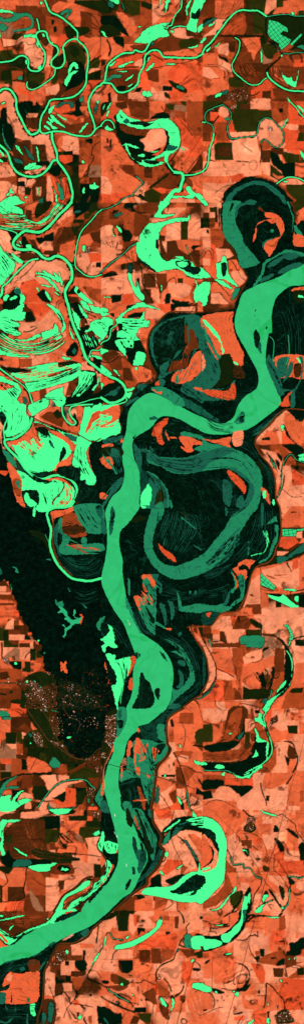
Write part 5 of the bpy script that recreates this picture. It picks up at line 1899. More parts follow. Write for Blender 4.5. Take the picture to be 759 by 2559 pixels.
ir 245,30 280,120 285,145 275,145 250,70
wd 440,310 455,320 420,400 380,460 300,530 270,540 340,460
wd 350,0 370,0 370,60 355,50
l n 30 385,-5 390,90 450,190 440,260 470,310 430,420 350,510 340,560 255,615 90,759
l t 4 378,-5 383,95 440,190 430,262 460,312 420,418 342,508 332,555 250,610 80,759
p s 380,0 650,0 640,50 560,70 460,170 400,80
p r 390,0 520,0 540,60 430,70
q k 455,160 500,110 560,60 650,45 720,60 765,55 765,165 640,150 560,180 500,240 470,260 460,230
p o 470,180 500,170 570,70 550,100 520,150 490,220
wb@hairpin_lake 600,120 640,75 720,55 765,55 765,130 680,115 640,110 600,140
wd@hairpin_lake 530,190 560,130 610,90 650,80 650,110 600,140 560,180
wb 465,165 520,120 580,75 585,85 530,130
wm 465,230 500,170 515,160 510,220 480,255 462,262
p s 560,180 640,170 765,200 765,300 700,330 650,240
p o 640,180 700,180 765,230 765,320 740,330
p s 490,270 570,190 630,240 680,320 710,400 730,430 620,470 500,510 440,560 440,520 480,480 440,450 500,330
p r 490,370 610,380 600,410 540,450 490,490 450,450 480,400
p t 600,410 650,430 610,480 590,490
q k 560,180 610,220 640,230 680,300 720,350 740,430 720,440 690,360 640,270 590,220
wd 615,230 640,235 680,300 710,350 725,380 705,370 670,310 640,260
q k 370,520 440,480 450,580 420,590 350,590 370,560
q k 480,530 600,480 620,490 560,540 520,560
wb 440,455 468,480 460,490 440,470
wb 480,320 500,315 498,345 480,348
wb 560,440 605,410 600,425 565,445
q k 250,640 320,640 320,680 280,705 255,690
q b 100,765 250,640 260,765
wb@crescent_lake 300,620 330,590 380,580 500,575 560,550 610,500 680,465 720,460 735,395 740,450 765,465 765,685 700,692 600,690 500,665 400,645 330,635
ik 510,610 560,590 610,550 660,505 720,488 765,492 790,530 765,580 720,605 690,640 600,635 540,625
wb 600,635 690,608 660,635
p o 250,680 380,650 380,759 250,759
p t 400,650 500,665 500,700 400,750
p s 500,680 560,690 560,759 470,759
p k 385,650 400,652 400,680 388,680
l k 4 520,670 530,710 460,755
l k 4 570,690 570,759
l k 3 545,0 520,200 620,430
wb 680,0 690,20 680,40 720,60
p s 740,0 759,0 759,20
@2 8
# kossso bosoos sosokk tssooo oosoos ooksso
p o 0,0 350,0 340,60 250,150 180,190 130,100 60,60 0,55
p s 180,200 250,170 260,250 240,300 190,300
q v 310,120 370,90 400,140 360,170 310,160
l k 12 300,0 340,40 380,60 350,110 330,150
T 24 330,60 400,60 370,160 320,150
l k 5 440,0 470,20 545,40 600,30
wb 440,0 450,20 540,45 548,38 470,18
l k 5 590,30 640,70 690,110 700,160 740,210 759,240
q k 535,115 560,120 565,160 530,165
q k 620,140 660,145 710,190 715,215 690,205 650,170
q k 525,210 560,215 600,260 610,300 605,335 580,320 550,250 530,225
q k 715,270 759,250 759,375 730,380
p s 445,50 520,50 525,100 445,105
p o 405,60 445,60 445,105 405,105
p b 285,225 365,225 365,290 290,290
p s 230,270 330,270 330,370 250,370 220,350
p s 370,310 440,310 440,420 390,440 370,380
p s 610,305 720,305 725,380 610,380
p s 445,180 530,190 530,290 480,300 450,240
p r 540,330 610,310 600,380 700,380 759,380 759,500 690,480 620,490 560,400
p s 485,490 620,500 600,600 540,560 500,530
l k 6 180,290 200,330 225,400 240,410 300,405 310,435 350,435 390,490 435,515 430,570 390,630 370,700 340,759
R thin_ditch2 3 200,330 225,405 240,410 300,405 310,435 350,435 390,490 435,515
l k 2 310,180 360,175 430,210 470,280 490,350 560,380 620,470 640,500
l k 3 250,180 330,310 400,420 450,520 540,620
l k 5 370,270 400,290 410,303
q k 390,362 430,362 430,372 410,374
wb 292,300 310,297 330,305 340,340 330,310 310,307
q v 290,290 340,290 350,330 330,350
q v 450,420 495,430 495,460 455,460
l k 8 635,500 700,505 759,500
l k 14 640,500 655,570 650,640 640,700 590,759
R small_stream 4 635,500 700,505 715,515 765,497
R small_stream 5 645,590 650,640 640,700 605,740
q k 640,500 690,540 660,560
p s 700,540 759,530 759,620 700,610
p o 660,560 759,620 740,759 640,759
q k 490,590 530,620 560,680 605,740 580,735 540,680 500,620
q v 570,560 610,600 605,680 580,640
wb 585,730 600,728 602,742
p t 170,380 250,450 240,560 200,640 100,720 0,740 0,690 100,630 160,560
sn t 5 3 200,400 230,500 100,700 / 260,460 280,560 220,720
q g 200,660 290,600 290,680 240,740
wb@crescent_pond 250,575 245,610 200,650 160,710 110,750 55,750 110,740 150,700 190,650 225,620 235,585
q k 335,590 360,585 360,759 290,759 310,640
wb 345,630 355,630 350,700 335,690 330,740 290,759 310,650 330,650
wb 455,640 490,640 450,690
l k 10 525,675 460,700 400,740
wb 525,675 460,710 430,765 390,765 440,715
q k 470,600 490,630 470,670 440,690 450,640
l k 5 510,740 490,710 530,715
q k 290,600 295,660 230,759 210,759 270,680
p o 180,470 250,470 255,550 230,590
l b 5 612,-5 590,80 550,230 500,390 480,490 440,640 410,765
l b 3 60,-5 250,180 400,370 560,530 640,590
l b 3 165,466 500,462 700,470
l b 3 290,210 230,320 230,400
wb@hairpin_lake2 -5,55 60,65 120,110 160,180 180,260 170,360 165,470 150,540 80,620 -5,680 -5,450 60,440 100,400 118,320 95,230 60,190 -5,130
ik 0,135 50,145 95,180 100,230 120,280 115,315 90,280 60,220 0,200
is 0,190 60,240 100,310 112,370 100,420 60,450 0,465 0,430
io -5,205 50,250 75,310 75,370 40,410 -5,430
ik -60,490 -20,488 5,500 25,520 15,548 -10,575 -60,600
ik 40,265 75,290 82,340 60,400 0,430 50,390 70,340 60,290
wb 0,435 55,430 40,445 0,450
T 4 380,0 395,10 385,40
T 5 690,420 705,430 700,440
@0 9
# nttbks bskkks kkkbss ksskos oosknk ooksss kkksss
p n 0,55 185,50 190,150 120,185 30,140 0,120
p b 185,0 370,0 350,80 250,110 190,140
st b 8 3 0,80 60,100 180,120 / 30,0 200,20 350,30
l k 8 0,65 60,60 100,40 180,35
wb 0,68 150,35 185,35 60,65
wb -3,30 25,30 25,40 -3,40
wb 70,130 110,100 105,110 75,140
l n 12 0,140 60,180 120,185 190,145 250,115 350,80 420,0
wb@side_chute -5,130 100,190 160,165 230,130 350,85 350,55 372,60 365,95 280,130 200,170 140,220 75,255 -5,190
ik 75,253 130,210 180,160 190,175 150,215 100,250
ir 0,160 60,225 50,235 0,180
io 0,220 40,250 60,258 0,270
wb@side_chute 375,85 425,-5 500,-5 450,60 410,85
ik 410,80 430,50 480,20 560,0 600,0 520,50 450,75
ir 490,25 550,0 530,0 500,10
is@gravel_landing 470,215 510,190 550,168 558,172 530,195 490,215
T 30 475,212 555,170 540,190 490,216
wd 610,160 660,130 665,165 640,200 615,180
wd 380,240 420,235 340,300 250,335 160,360 40,395 60,380 200,350 300,330
wd 145,430 180,415 192,440 160,445
wd@ditch_pool 295,450 295,430 340,370 345,375 310,430
io 0,605 50,590 60,560 20,560 70,460 150,470 290,452 295,560 290,655 240,690 40,690 50,620
ik 0,565 40,560 80,540 60,590 0,590
is 70,465 95,480 80,520 50,510
ik 90,600 95,680 85,680
l k 4 100,620 160,650 155,690
ib 220,370 295,370 300,430 250,460 220,440
wd 0,620 30,605 45,640 35,690 0,690
wd 205,650 225,655 225,680 210,682
wb@small_pond 230,700 265,695 260,740 270,780 240,780 228,740
wd 205,765 213,765 213,846 200,846
wd 0,820 50,830 95,800 102,805 60,840 0,835
wd 45,700 60,740 50,740
wd 110,735 125,725 118,760
l n 26 765,75 690,140 660,190 560,240 450,245 410,300 360,410 335,460 325,660 290,780 280,850
l t 6 765,70 690,132 650,185 550,238 455,240
l t 4 385,380 335,455 325,600 318,680 300,770
p s 530,240 620,210 750,100 759,400 640,330 530,320
p s 690,150 720,110 759,80 759,200
p o 600,240 705,245 705,275 600,275
p k 622,290 645,290 645,330 622,330
p k 622,330 638,330 638,365 622,365
q k 560,370 645,370 645,445 590,445 560,400
q b 395,280 480,250 530,250 530,370 460,430 385,460 390,380
q r 395,340 430,345 420,385 395,380
T 40 400,300 520,300 500,360 400,440
wb 498,295 515,295 515,318 498,318
p b 490,330 620,330 620,370 490,370
p s 460,370 560,370 560,450 520,480 460,480
p k 490,372 520,372 518,405 490,408
p n 535,450 650,450 640,480 570,495 535,490
p k 493,485 535,485 535,530 493,530
p k 415,490 445,500 440,515 485,515 485,540 418,545
p s 390,460 415,470 410,640 340,630 340,460
p o 330,635 400,635 415,675 330,675
q n 320,675 415,675 412,846 315,846
wd 370,690 395,685 405,740 395,790 385,830 370,840 362,790
wd 320,770 340,765 350,800 335,846 318,830
l k 9 759,290 730,330 700,390 680,440 655,480 660,505 700,525 759,545
wb 755,300 730,350 700,390 685,430 690,400 720,340
q t 560,500 630,500 610,560 580,590 550,550
l k 7 400,640 460,620 480,600 500,625 520,650 530,690 560,660 575,610
l k 10 575,600 580,640 560,660 600,700 640,740 650,780 630,810 650,846
l k 4 430,430 450,480 470,540 480,600
l k 3 370,570 390,610 410,670
p r 545,670 580,665 610,700 560,710
q k 665,625 690,620 690,640 675,640
p s 640,710 730,710 730,846 640,800
p t 660,790 690,780 690,846 670,846
wb 592,790 605,785 608,808 595,810
p k 725,710 759,715 759,846 735,846
p k 575,755 595,755 590,790 575,790
l k 3 655,450 720,450 759,500
l b 2 545,550 600,600 720,680
l k 8 740,110 730,180 725,240
l b 3 0,400 0,403
p s 470,540 540,540 540,600 480,600
l k 4 700,720 620,705 540,695 500,740 480,800
@1 9
# skssss kosoos ssoooo sgosss osboos ooooss kktoso
p v 110,0 210,0 200,150 130,150 110,60
q v 0,80 100,0 250,0 200,40 60,60
p s 0,100 110,40 100,80 60,160 20,160 0,130
p s 210,20 270,30 280,100 240,180 210,150
p r 240,20 290,50 260,120 245,100
p k 270,125 327,125 325,190 275,205
p r 300,150 360,170 380,200 250,270 235,260
q r 270,270 440,170 450,200 440,260 370,280
p o 350,40 550,40 545,160 440,160
p b 548,40 578,40 578,130 548,130
p t 465,40 510,40 510,68 465,68
p s 580,0 759,0 759,130 640,170 620,100
l k 10 580,0 610,40 620,90
l k 7 660,90 635,120 640,170 600,220 580,260
p r 440,180 560,160 570,250 540,340 450,350
l k 5 0,300 15,250 40,170 60,160 85,200 120,210 160,220
R thin_ditch3 4 70,165 85,200 120,210 160,218
wb@long_curved_lake 438,60 455,62 452,95 420,140 360,190 300,230 230,265 170,280 110,285 100,270 120,255 180,240 250,215 320,180 370,150 410,115 420,80
wd 440,40 455,45 452,65 440,62
wb 185,200 205,182 205,195 190,208
wb 20,260 30,200 40,190 30,240 15,275
p s 0,290 120,290 235,290 235,355 0,360
l k 6 120,290 90,325 85,360
p b 280,290 370,290 370,390 285,380
p b 372,280 445,280 450,395 372,390
p t 450,280 550,290 530,350 450,390
l b 3 0,362 235,358 540,360
p k 130,365 235,365 235,440 200,470 150,460 130,420
l b 3 140,390 155,450 165,480
p o 235,370 370,400 370,480 290,475 235,440
p s 0,370 80,370 130,430 120,460 0,450
q b 75,470 130,480 130,545 75,530
p g 130,480 210,520 210,548 130,555
wb 145,555 150,540 165,540 165,552
q v 200,475 240,485 215,490
p s 420,450 480,400 560,370 600,420 590,500 560,560 500,530 480,510 440,510
p r 600,380 700,370 660,540 600,530
l k 9 575,280 550,330 540,360 500,380 450,405 415,450 410,515
l k 3 412,400 410,600 390,710 380,846
l k 5 430,470 445,500 430,515 420,500 440,490
l k 7 470,500 500,540 520,580
l k 6 260,535 300,535 320,517 400,550
q k 0,520 50,520 60,540 20,545
l k 7 0,550 45,570 130,565 200,550
l k 9 50,575 70,600 130,640 130,700 60,680 0,640
R forked_ditch 5 48,575 65,602 115,625 125,640 210,680
l k 9 110,620 150,640 210,680 240,720
l k 5 200,680 250,690 280,700
l k 3 210,670 200,720
wd 110,680 125,680 122,690
l k 12 60,680 150,720 250,760
p o 130,660 200,690 240,730 150,700
q b 50,560 200,560 130,600
so n 5 2 210,600 400,710 / 220,560 400,660
p b 300,620 400,570 420,700 390,700
p k 325,650 370,670 330,675
p k 295,655 315,675 295,675
so n 3 2 200,590 460,800 / 200,640 420,846
q k 520,630 550,650 540,700 520,760 500,840 490,846 515,760 525,700
wb 440,650 465,665 490,705 480,720 455,690
wb 530,655 545,660 545,705 520,750 530,700
q k 430,640 470,660 500,700 490,730 450,690
q k 510,580 530,590 525,605
wb 228,620 238,620 238,630 228,630
p t 420,530 510,600 520,650 430,640
q b 430,700 500,730 500,810 460,790
p k 250,720 335,720 335,760 240,760
p g 270,765 375,765 370,840 300,830
q k 0,720 60,730 110,770 150,765 152,846 0,846
wd 20,795 60,846 50,846 25,815
p o 155,765 250,770 220,830 155,840
p n 240,780 290,800 270,846 210,846
p s 290,810 330,846 270,846
wm@pond_cells 625,180 670,180 665,230 680,240 680,275 625,262
wb@pond_cells 678,195 765,190 765,255 740,262 740,285 680,275
l k 8 590,255 630,270 740,290
p b 580,280 700,290 700,330 640,350
wb 670,380 680,365 700,365 690,378
wd 570,285 583,285 575,305 568,300
l k 5 700,380 735,400 740,420
q k 680,425 745,430 730,448 690,445
q k 680,540 765,540 765,600 700,590 680,570
wb@slough_end 680,550 700,540 765,545 765,595 700,580 682,575
q k 700,600 715,600 712,612
l k 12 615,560 600,600 555,640
p o 630,660 700,610 759,600 759,846 660,750
ss o 6 3 640,680 700,800 / 740,620 759,780
q k 705,765 750,780 730,778
q k 600,655 625,670 605,690
l b 6 765,260 715,340 680,410 640,560 605,680 565,850
l b 2 135,0 100,180 40,350 0,420
q k 480,150 515,155 515,165 490,180
q k 550,200 560,205 555,215
q k 700,165 740,170 735,185 710,182
q k 740,40 759,35 759,60 735,65
p v 700,310 759,290 759,350 720,355
@2 9
# stkkos ssksro bosssk sossst ssosoo ssoooo ossssk
sb o 6 3 0,60 150,30 / 0,170 180,120
l k 10 160,40 200,15 250,0
q k 75,100 200,92 180,105 140,115 90,110
wb 90,105 150,100 130,108
l k 6 0,70 50,90 60,120 50,155
l k 7 50,128 120,125 200,110
l k 5 50,155 95,155 100,170
l k 3 200,0 200,80
q k 320,30 390,25 400,50 340,60 320,110
q k 275,0 335,0 320,100 290,160 230,220 130,270 0,300 0,190 120,180 200,130 260,70
wb@south_slough 290,-5 300,-5 300,70 290,110 270,150 220,200 190,235 145,225 140,180 200,155 230,120 265,90 285,50
wd@south_slough 300,-5 322,-5 318,50 305,90 300,60
wb@south_slough 10,215 60,210 110,215 145,235 130,260 60,280 10,288
wb@south_slough -5,205 15,200 10,240 -5,240
p r 325,85 360,35 385,50 350,85 315,110
l k 14 330,80 370,50 400,35 460,35 500,42 560,45 590,15
wb 470,38 510,50 570,48 560,40 500,45
l k 5 250,215 320,215 350,185 400,180 415,190
l k 8 360,185 390,175 410,190 408,150
p r 515,135 570,135 570,195 515,195
p t 570,40 615,30 620,130 570,150
p o 460,50 570,60 570,135 460,190
p s 230,230 350,230 340,310 300,380 230,330
p k 572,222 605,220 605,232 575,235
q k 645,240 700,230 720,205 759,200 759,290 740,320 680,340 630,340 620,310 650,290
p r 740,290 759,280 759,335 735,335
p k 425,283 463,283 463,342 430,342
q k 385,345 425,335 425,382 405,380
p t 390,300 425,300 425,330 395,335
l k 6 345,260 360,310 390,350
q k 148,330 180,315 220,312 220,325 150,338
wb 165,325 215,315 205,325
q k 10,395 30,370 58,360 30,395
p o 80,360 220,400 230,480 180,540 80,540
p t 0,310 45,315 45,350 0,350
q t 450,340 600,290 620,340 580,400 480,400 420,380
sk t 9 4 530,430 540,495 / 620,420 640,495
q k 545,400 600,350 620,390 570,410
p n 525,425 600,425 600,495 530,495
q b 620,340 700,350 690,430 640,490 620,440
p s 620,430 759,380 759,400 640,495
p v 705,430 759,420 759,480 705,480
p k 510,345 548,345 545,358 510,360
p s 695,340 759,338 759,378 700,378
wb 643,352 650,352 648,365
wb 680,350 688,348 686,364
p r 355,385 440,400 470,460 460,540 425,540
l k 4 235,385 300,400 340,440 350,500 330,550
q k 240,385 270,388 310,405 340,440 350,490 330,550 300,580 240,590 280,600 320,600 345,570 362,545 330,550 345,500 335,450 300,410
q k 250,580 300,565 325,520 350,510 330,570 300,600 240,605
q k 320,600 330,560 360,545 345,575
q k 150,540 200,520 240,505 230,520 180,545
so s 5 2 90,560 240,500 / 100,590 260,590
q k 60,575 130,590 165,610 120,620 60,600
wb@slough_end -5,545 30,560 60,575 60,603 0,600
wb 90,603 100,596 105,612
wb 225,600 240,600 235,612
wb 240,620 260,605 272,620 260,640 245,632
l k 5 140,580 200,590 250,588
q k 225,545 245,545 243,558
p s 75,620 155,625 150,710 75,710
p o 0,610 70,620 70,730 0,759
l b 3 70,350 72,740
l k 3 0,775 100,730 150,720
p r 585,500 759,510 759,740 610,740 570,640
l k 8 480,540 520,570 560,620 600,660 615,735
l k 9 475,540 470,640 455,720 400,820 385,846
l k 4 315,665 380,690 450,720
q k 410,600 425,590 428,620 410,615
l k 3 410,632 475,630
l k 5 600,570 600,545 620,535 635,545
q k 545,560 555,555 557,568
wb 575,515 590,515 588,530
q t 555,610 575,600 575,640
q o 310,670 450,720 440,740 315,730
p r 235,790 315,780 310,820 235,820
p k 230,768 300,750 298,765 232,778
p k 150,670 165,660 158,680
q k 0,735 30,735 30,750 0,748
p v 480,750 500,750 495,800 510,820 500,846 478,846
wb 477,805 495,805 497,840 480,840
wb 340,840 380,810 370,835 345,846
wb 482,695 490,695 485,708
p s 500,750 560,745 550,790 520,840 500,800
q v 550,770 590,740 640,740 650,790 680,800 680,830 600,846 550,840
T 40 530,780 640,740 680,820 550,840
p s 650,745 759,740 759,846 690,830
p k 555,705 565,705 565,730 555,735
p r 380,745 475,745 470,846 385,846
p t 400,770 480,760 470,800
l k 3 235,470 230,540
l k 3 260,846 300,780
l b 5 410,-5 370,130 350,200 310,370 280,470 240,620 200,760 175,850
l b 2 665,-5 640,130 620,290 600,480 575,640 560,750
l b 2 40,350 230,345 300,380 480,380
l b 2 80,545 360,545 560,545
l b 2 0,30 120,25
@0 2
Zo 7 5 -5,95 100,105 190,120 / -5,180 140,200 260,185
Zk 6 4 0,20 60,60 150,80 / -5,130 100,160 230,170
Zr 5 4 280,200 400,130 470,40 / 200,180 330,150 420,30
Zk 5 5 0,360 60,430 100,500 / 0,450 40,520 60,580
@0 3
Zk 8 5 -5,215 90,285 220,315 330,290 450,230 / -5,360 100,385 240,390 380,365 490,300
Zo 5 5 -5,205 90,275 220,305 330,285 450,225 / -5,360 100,385 240,390 380,365 490,300
Zk 5 6 0,110 60,130 140,170 / 0,200 80,220 150,230
Zk 4 4 380,30 440,90 470,170 / 440,60 480,110 490,180
Zr 8 5 80,515 240,500 430,450 / 120,600 300,570 600,500
Zk 6 4 180,580 400,550 600,470 / 220,650 400,600 600,500
Zk 6 6 0,560 80,600 150,640 / 0,620 60,680 100,759
Zk 6 5 610,30 680,60 759,80 / 640,120 700,150 759,190
Zk 6 6 540,690 600,600 640,520 / 620,670 690,610 720,540
Zk 3 5 260,740 360,700 470,690 / 300,755 380,720 470,750
@1 3
Zk 5 6 130,115 220,120 330,110 / 130,180 200,230 280,240
Zk 4 8 120,280 190,380 / 200,270 230,330
Zk 4 5 0,120 60,180 / 0,200 40,240
Zk 4 7 470,120 540,105 640,90 / 400,210 370,300 400,420
Sx 10 3 420,220 480,150 600,120 / 480,420 560,330 620,200
Sx 5 4 240,700 330,620 380,600 / 170,750 280,640 370,560
Zk 5 6 600,640 660,690 759,740 / 610,580 690,620 759,690
Zt 4 5 520,480 580,430 640,300 / 560,480 620,440 660,320
@2 3
Zk 5 6 10,240 60,330 110,430 / 0,330 40,430 100,540
Zo 3 6 20,260 80,370 120,440 / 60,330 110,420
Zk 4 5 480,420 540,540 590,650 / 510,440 580,600
Sx 6 4 540,20 600,200 620,380 / 700,10 740,200 740,390
Sx 5 4 240,580 300,640 380,640 / 20,700 150,740 260,740
@0 4
Zo 9 7 110,290 190,350 250,390 / 265,180 330,300
Zk 6 7 275,175 310,230 / 340,165 385,250
Zk 5 4 200,470 260,500 400,500 / 200,500 280,530 400,510
Zr 6 7 640,210 690,110 759,60 / 660,245 720,170 759,150
Zk 5 5 570,300 580,440 620,520 / 640,310 640,420 700,540
Zr 5 6 470,580 480,680 410,759 / 530,640 540,700 490,759
Zk 5 6 250,525 330,560 400,560 / 250,545 330,590 390,580
Zk 3 4 70,30 80,120 70,200 / 190,20 190,100 150,180
Zk 4 5 300,650 340,720 / 470,600 450,700
@1 4
Zo 6 7 0,60 60,40 130,50 / 0,170 80,160 130,120
Zk 4 5 350,430 440,470 640,515 760,490 / 430,385 540,400 640,400 760,370
Zx 3 8 350,425 440,450 640,500 760,480 / 430,385 540,400 640,400 760,370
Sx 8 5 245,290 280,380 290,490 / 400,300 430,380 520,400
Zk 5 7 320,510 380,560 420,640 400,759 / 400,530 470,620 495,759
Sx 5 6 0,270 80,230 160,230 / 20,340 90,310 150,300
Sd 4 6 30,759 90,650 160,560 / 0,700 70,610 150,530
@2 4
Zk 4 5 0,360 130,330 260,350 400,480 / 0,480 190,470 300,500 350,640
Sx 9 4 0,40 100,120 230,130 / 0,120 100,200 230,210
Sx 8 4 440,420 500,480 530,600 / 400,380 480,520 500,740
Sx 9 4 20,560 100,600 180,759 / 200,520 250,620 250,759
Sd 5 5 330,240 450,180 580,50 / 400,260 480,140 600,60
Sx 5 4 300,250 360,300 420,390 / 200,300 330,350 400,410
@0 5
Zk 4 6 570,20 640,140 700,190 / 660,0 720,100 759,150
Zr 3 5 470,290 600,310 740,340 / 540,280 650,300 759,320
Zk 5 5 480,80 560,110 600,130 / 490,190 560,200 630,180
Zx 3 4 440,120 450,200 520,240 / 470,130 480,210 540,250
Sx 10 3 450,370 540,440 680,460 759,380 / 470,460 560,530 700,530 759,500
Sx 4 3 400,160 400,280 440,400 / 440,120 430,250 460,370
@1 5
Zo 5 7 250,680 290,740 / 300,630 390,740
Zk 6 6 320,570 330,640 400,740 / 350,550 400,620 410,700
Zk 5 5 420,30 410,150 400,280 / 460,60 430,200 440,330
Sx 12 3 490,60 450,160 440,290 / 620,70 700,200 640,370
Sx 8 4 560,0 650,60 759,110 / 700,180 740,230 759,320
Sx 6 5 440,560 600,640 759,640 / 440,700 600,700 759,680
Zk 5 6 60,30 90,60 70,160 / 100,40 70,120
@2 5
Sx 12 5 200,400 330,250 400,60 / 440,420 540,250 520,20
Zk 5 8 60,440 200,330 270,200 / 10,420 120,330 220,230
Zd 4 8 100,440 200,330 280,200 / 60,480 180,400 280,270
Sx 8 5 0,560 120,520 230,420 / 0,500 100,470 200,440
Sx 5 6 0,640 150,600 200,560 / 0,700 150,680 180,650
Zk 5 6 220,490 260,580 240,720 / 300,520 300,620 240,740
Sx 8 5 170,20 260,20 330,-5 / 180,120 230,80 320,20
@1 6
Zk 6 6 110,400 150,480 150,600 120,750 / 200,400 190,560 150,700
Sx 10 5 420,230 560,290 640,380 690,480 / 560,170 700,330 740,480
Zk 5 5 300,20 330,110 400,180 / 340,10 400,90
Zk 4 6 560,260 640,370 690,470 / 520,270 610,380 670,500
Sx 6 6 220,10 260,110 330,200 / 300,40 340,160 400,220
Sx 5 5 0,110 60,130 110,240 / 90,130 160,220 220,320
Sx 5 5 540,700 650,640 740,540 / 560,750 690,670 755,580
@1 7
Zk 7 6 290,240 350,400 390,500 / 440,260 400,400 440,380
Zo 4 5 290,250 300,300 280,400 / 350,260 320,340 300,390
Zk 5 5 180,470 300,530 / 220,360 260,520
Zk 6 6 300,550 350,650 360,759 / 370,520 390,620 380,720
Sx 6 5 430,30 480,10 600,0 / 430,100 480,90 500,50
Sx 4 5 160,560 200,640 180,759 / 260,540 280,620 300,759
@1 8
Zk 8 6 230,0 300,160 370,340 / 320,0 400,200 405,330
Zk 5 6 255,140 290,260 300,400 / 270,160 330,300 320,400
Sx 7 7 440,310 400,430 300,540 / 455,250 380,400 280,520
Sx 5 5 190,640 250,600 330,520 / 120,700 200,660 300,570
Zk 4 6 20,250 60,320 / 110,250 110,310
Zk 4 5 0,490 60,420 / 30,540 70,430
Zk 5 8 560,90 640,80 765,60 / 530,190 640,130 765,120
@0 8
Zk 5 5 600,650 660,600 759,530 / 540,740 640,680 759,570
Zk 4 4 10,190 20,100 90,75 / 25,240 40,300
@0 9
Zk 6 6 0,150 100,205 180,170 / 60,250 150,210 350,90
Zk 5 4 50,400 200,360 400,240 / 100,385 300,330 420,235
Sx 8 5 0,420 150,400 300,370 / 0,540 60,450 210,390
Sx 8 5 0,700 100,720 300,700 / 0,830 100,810 280,830
@2 7
Zk 5 6 100,450 250,490 340,480 / 200,480 330,510 430,430
Zk 4 5 460,60 480,160 510,260 / 475,150 505,280
@2 6
Zk 5 5 560,650 640,570 670,450 / 520,720 610,640 680,500
@2 8
ik -80,500 -40,485 0,492 22,515 14,552 -20,590 -70,610 -120,600
@1 6
Sb 3 5 60,410 120,500 130,700 / 180,390 170,560 150,740
@2 3
@0 7
q v 200,0 330,0 380,140 440,260 520,350 480,420 380,340 330,200 250,120
l b 3 200,0 290,130 360,230 440,290 520,350 600,380
@1 4
Sd 6 5 10,330 80,420 120,520 / 130,320 150,420 160,500
@0 5
Sx 8 4 560,600 640,640 740,600 / 560,720 640,740 740,700
@2 5
Sb 4 4 450,180 470,230 480,290 / 480,180 490,230 500,270
@2 4
ik 270,110 300,90 305,125 285,132
'''
# ---------------------------------------------------------------- background field mosaic
def cell_cols():
    tiles = {}; cur = None
    for ln in DATA.split('\n'):
        if ln.startswith('@') and ln != '@g': cur = tuple(map(int, ln[1:].split()))
        elif ln.startswith('#') and cur:
            rows = ln[1:].split()
            if len(rows) >= 6: tiles[cur] = rows
    return tiles
TL = cell_cols(); LET = {}
for r in range(-2, 64):
    for c in range(-2, 20):
        rr, cc = min(max(r, 0), 61), min(max(c, 0), 17)
        t = TL.get((cc // 6, min(rr // 6, 9)))
        L = 'k'
        if t:
            row = t[min(rr - 6 * min(rr // 6, 9), len(t) - 1)]; L = row[min(cc % 6, len(row) - 1)]
        L = {'k': 'n'}.get(L, L)
        if cc >= 6 and rr >= 36:
            L = {'n': 't', 'b': 't', 'v': 't', 'g': 't'}.get(L, L) if (rr + cc) % 3 else 'o'
            if rng.random() < .45: L = {'o': 's', 'r': 'o', 't': 'o'}.get(L, L)
        if rr < 16 and L in 'so' and rng.random() < .42: L = {'s': 'o', 'o': 't'}[L]
        LET[r, c] = L if L in PAL else 'o'
NEAR = dict(s='sso', o='osr', r='roo', t='tbo', b='btn', n='nbv', g='gvn', v='vgk', k='k', y='yts', x='xk', d='d', i='k')
CS = 253 / 6
CG = np.array([[PAL[LET[r, c]] for c in range(-2, 20)] for r in range(-2, 64)])
KG = np.array([[LET[r, c] == 'k' for c in range(-2, 20)] for r in range(-2, 64)])
WX, WY = vnoise(46, n=4, gain=.6) * 24, vnoise(46, n=4, gain=.6) * 24
YY, XX = np.mgrid[0:GH, 0:GW]
def cellpos(X_, Y_): return np.clip((X_ - PAD) / CS + 2 - .5, 0, 20.99), np.clip((Y_ - PAD) / CS + 2 - .5, 0, 64.99)
cx_, cy_ = cellpos(XX + WX, YY + WY)
i0, j0 = cx_.astype(int), cy_.astype(int); fx, fy = cx_ - i0, cy_ - j0
sh = lambda f: np.clip((f - .5) * 2.2 + .5, 0, 1)[..., None]
fx, fy = sh(fx), sh(fy); i1, j1 = np.minimum(i0 + 1, 21), np.minimum(j0 + 1, 65)
G[:] = (CG[j0, i0] * (1 - fx) + CG[j0, i1] * fx) * (1 - fy) + (CG[j1, i0] * (1 - fx) + CG[j1, i1] * fx) * fy
def split(x0, y0, x1, y1, L, d):
    w, h = x1 - x0, y1 - y0
    if d > 0 and max(w, h) > 11 and rng.random() < (0.85 if max(w, h) > 26 else 0.55):
        f = rng.choice([0.5, 0.5, 0.33, 0.66, 0.25])
        if w > h: split(x0, y0, x0 + w * f, y1, L, d - 1); split(x0 + w * f, y0, x1, y1, L, d - 1)
        else: split(x0, y0, x1, y0 + h * f, L, d - 1); split(x0, y0 + h * f, x1, y1, L, d - 1)
        return
    a, b, c_, d_ = [int(v) for v in (x0 + PAD, y0 + PAD, x1 + PAD, y1 + PAD)]
    if d_ <= 0 or c_ <= 0 or a >= GW or b >= GH: return
    a, b = max(a, 0), max(b, 0); g = G[b:d_, a:c_]
    t = rng.random()
    tint = (1 + rng.normal(0, 0.10)) * (1 + rng.normal(0, 0.03, 3))
    if t < .36: g[:] = g * tint
    elif t < .55: g[:] = PAL[L] * tint
    elif t < .66:
        q = str(rng.choice(list(NEAR[L]))); g[:] = PAL[q] * tint
    elif t < .672 and L in 'sor': g[:] = PAL[str(rng.choice(list('bv')))]
    if rng.random() < 0.2: g[:, :1] *= 0.7
    if rng.random() < 0.2: g[:1] *= 0.7
for (r, c), L in LET.items():
    split(c * CS, r * CS, (c + 1) * CS, (r + 1) * CS, L, 4)

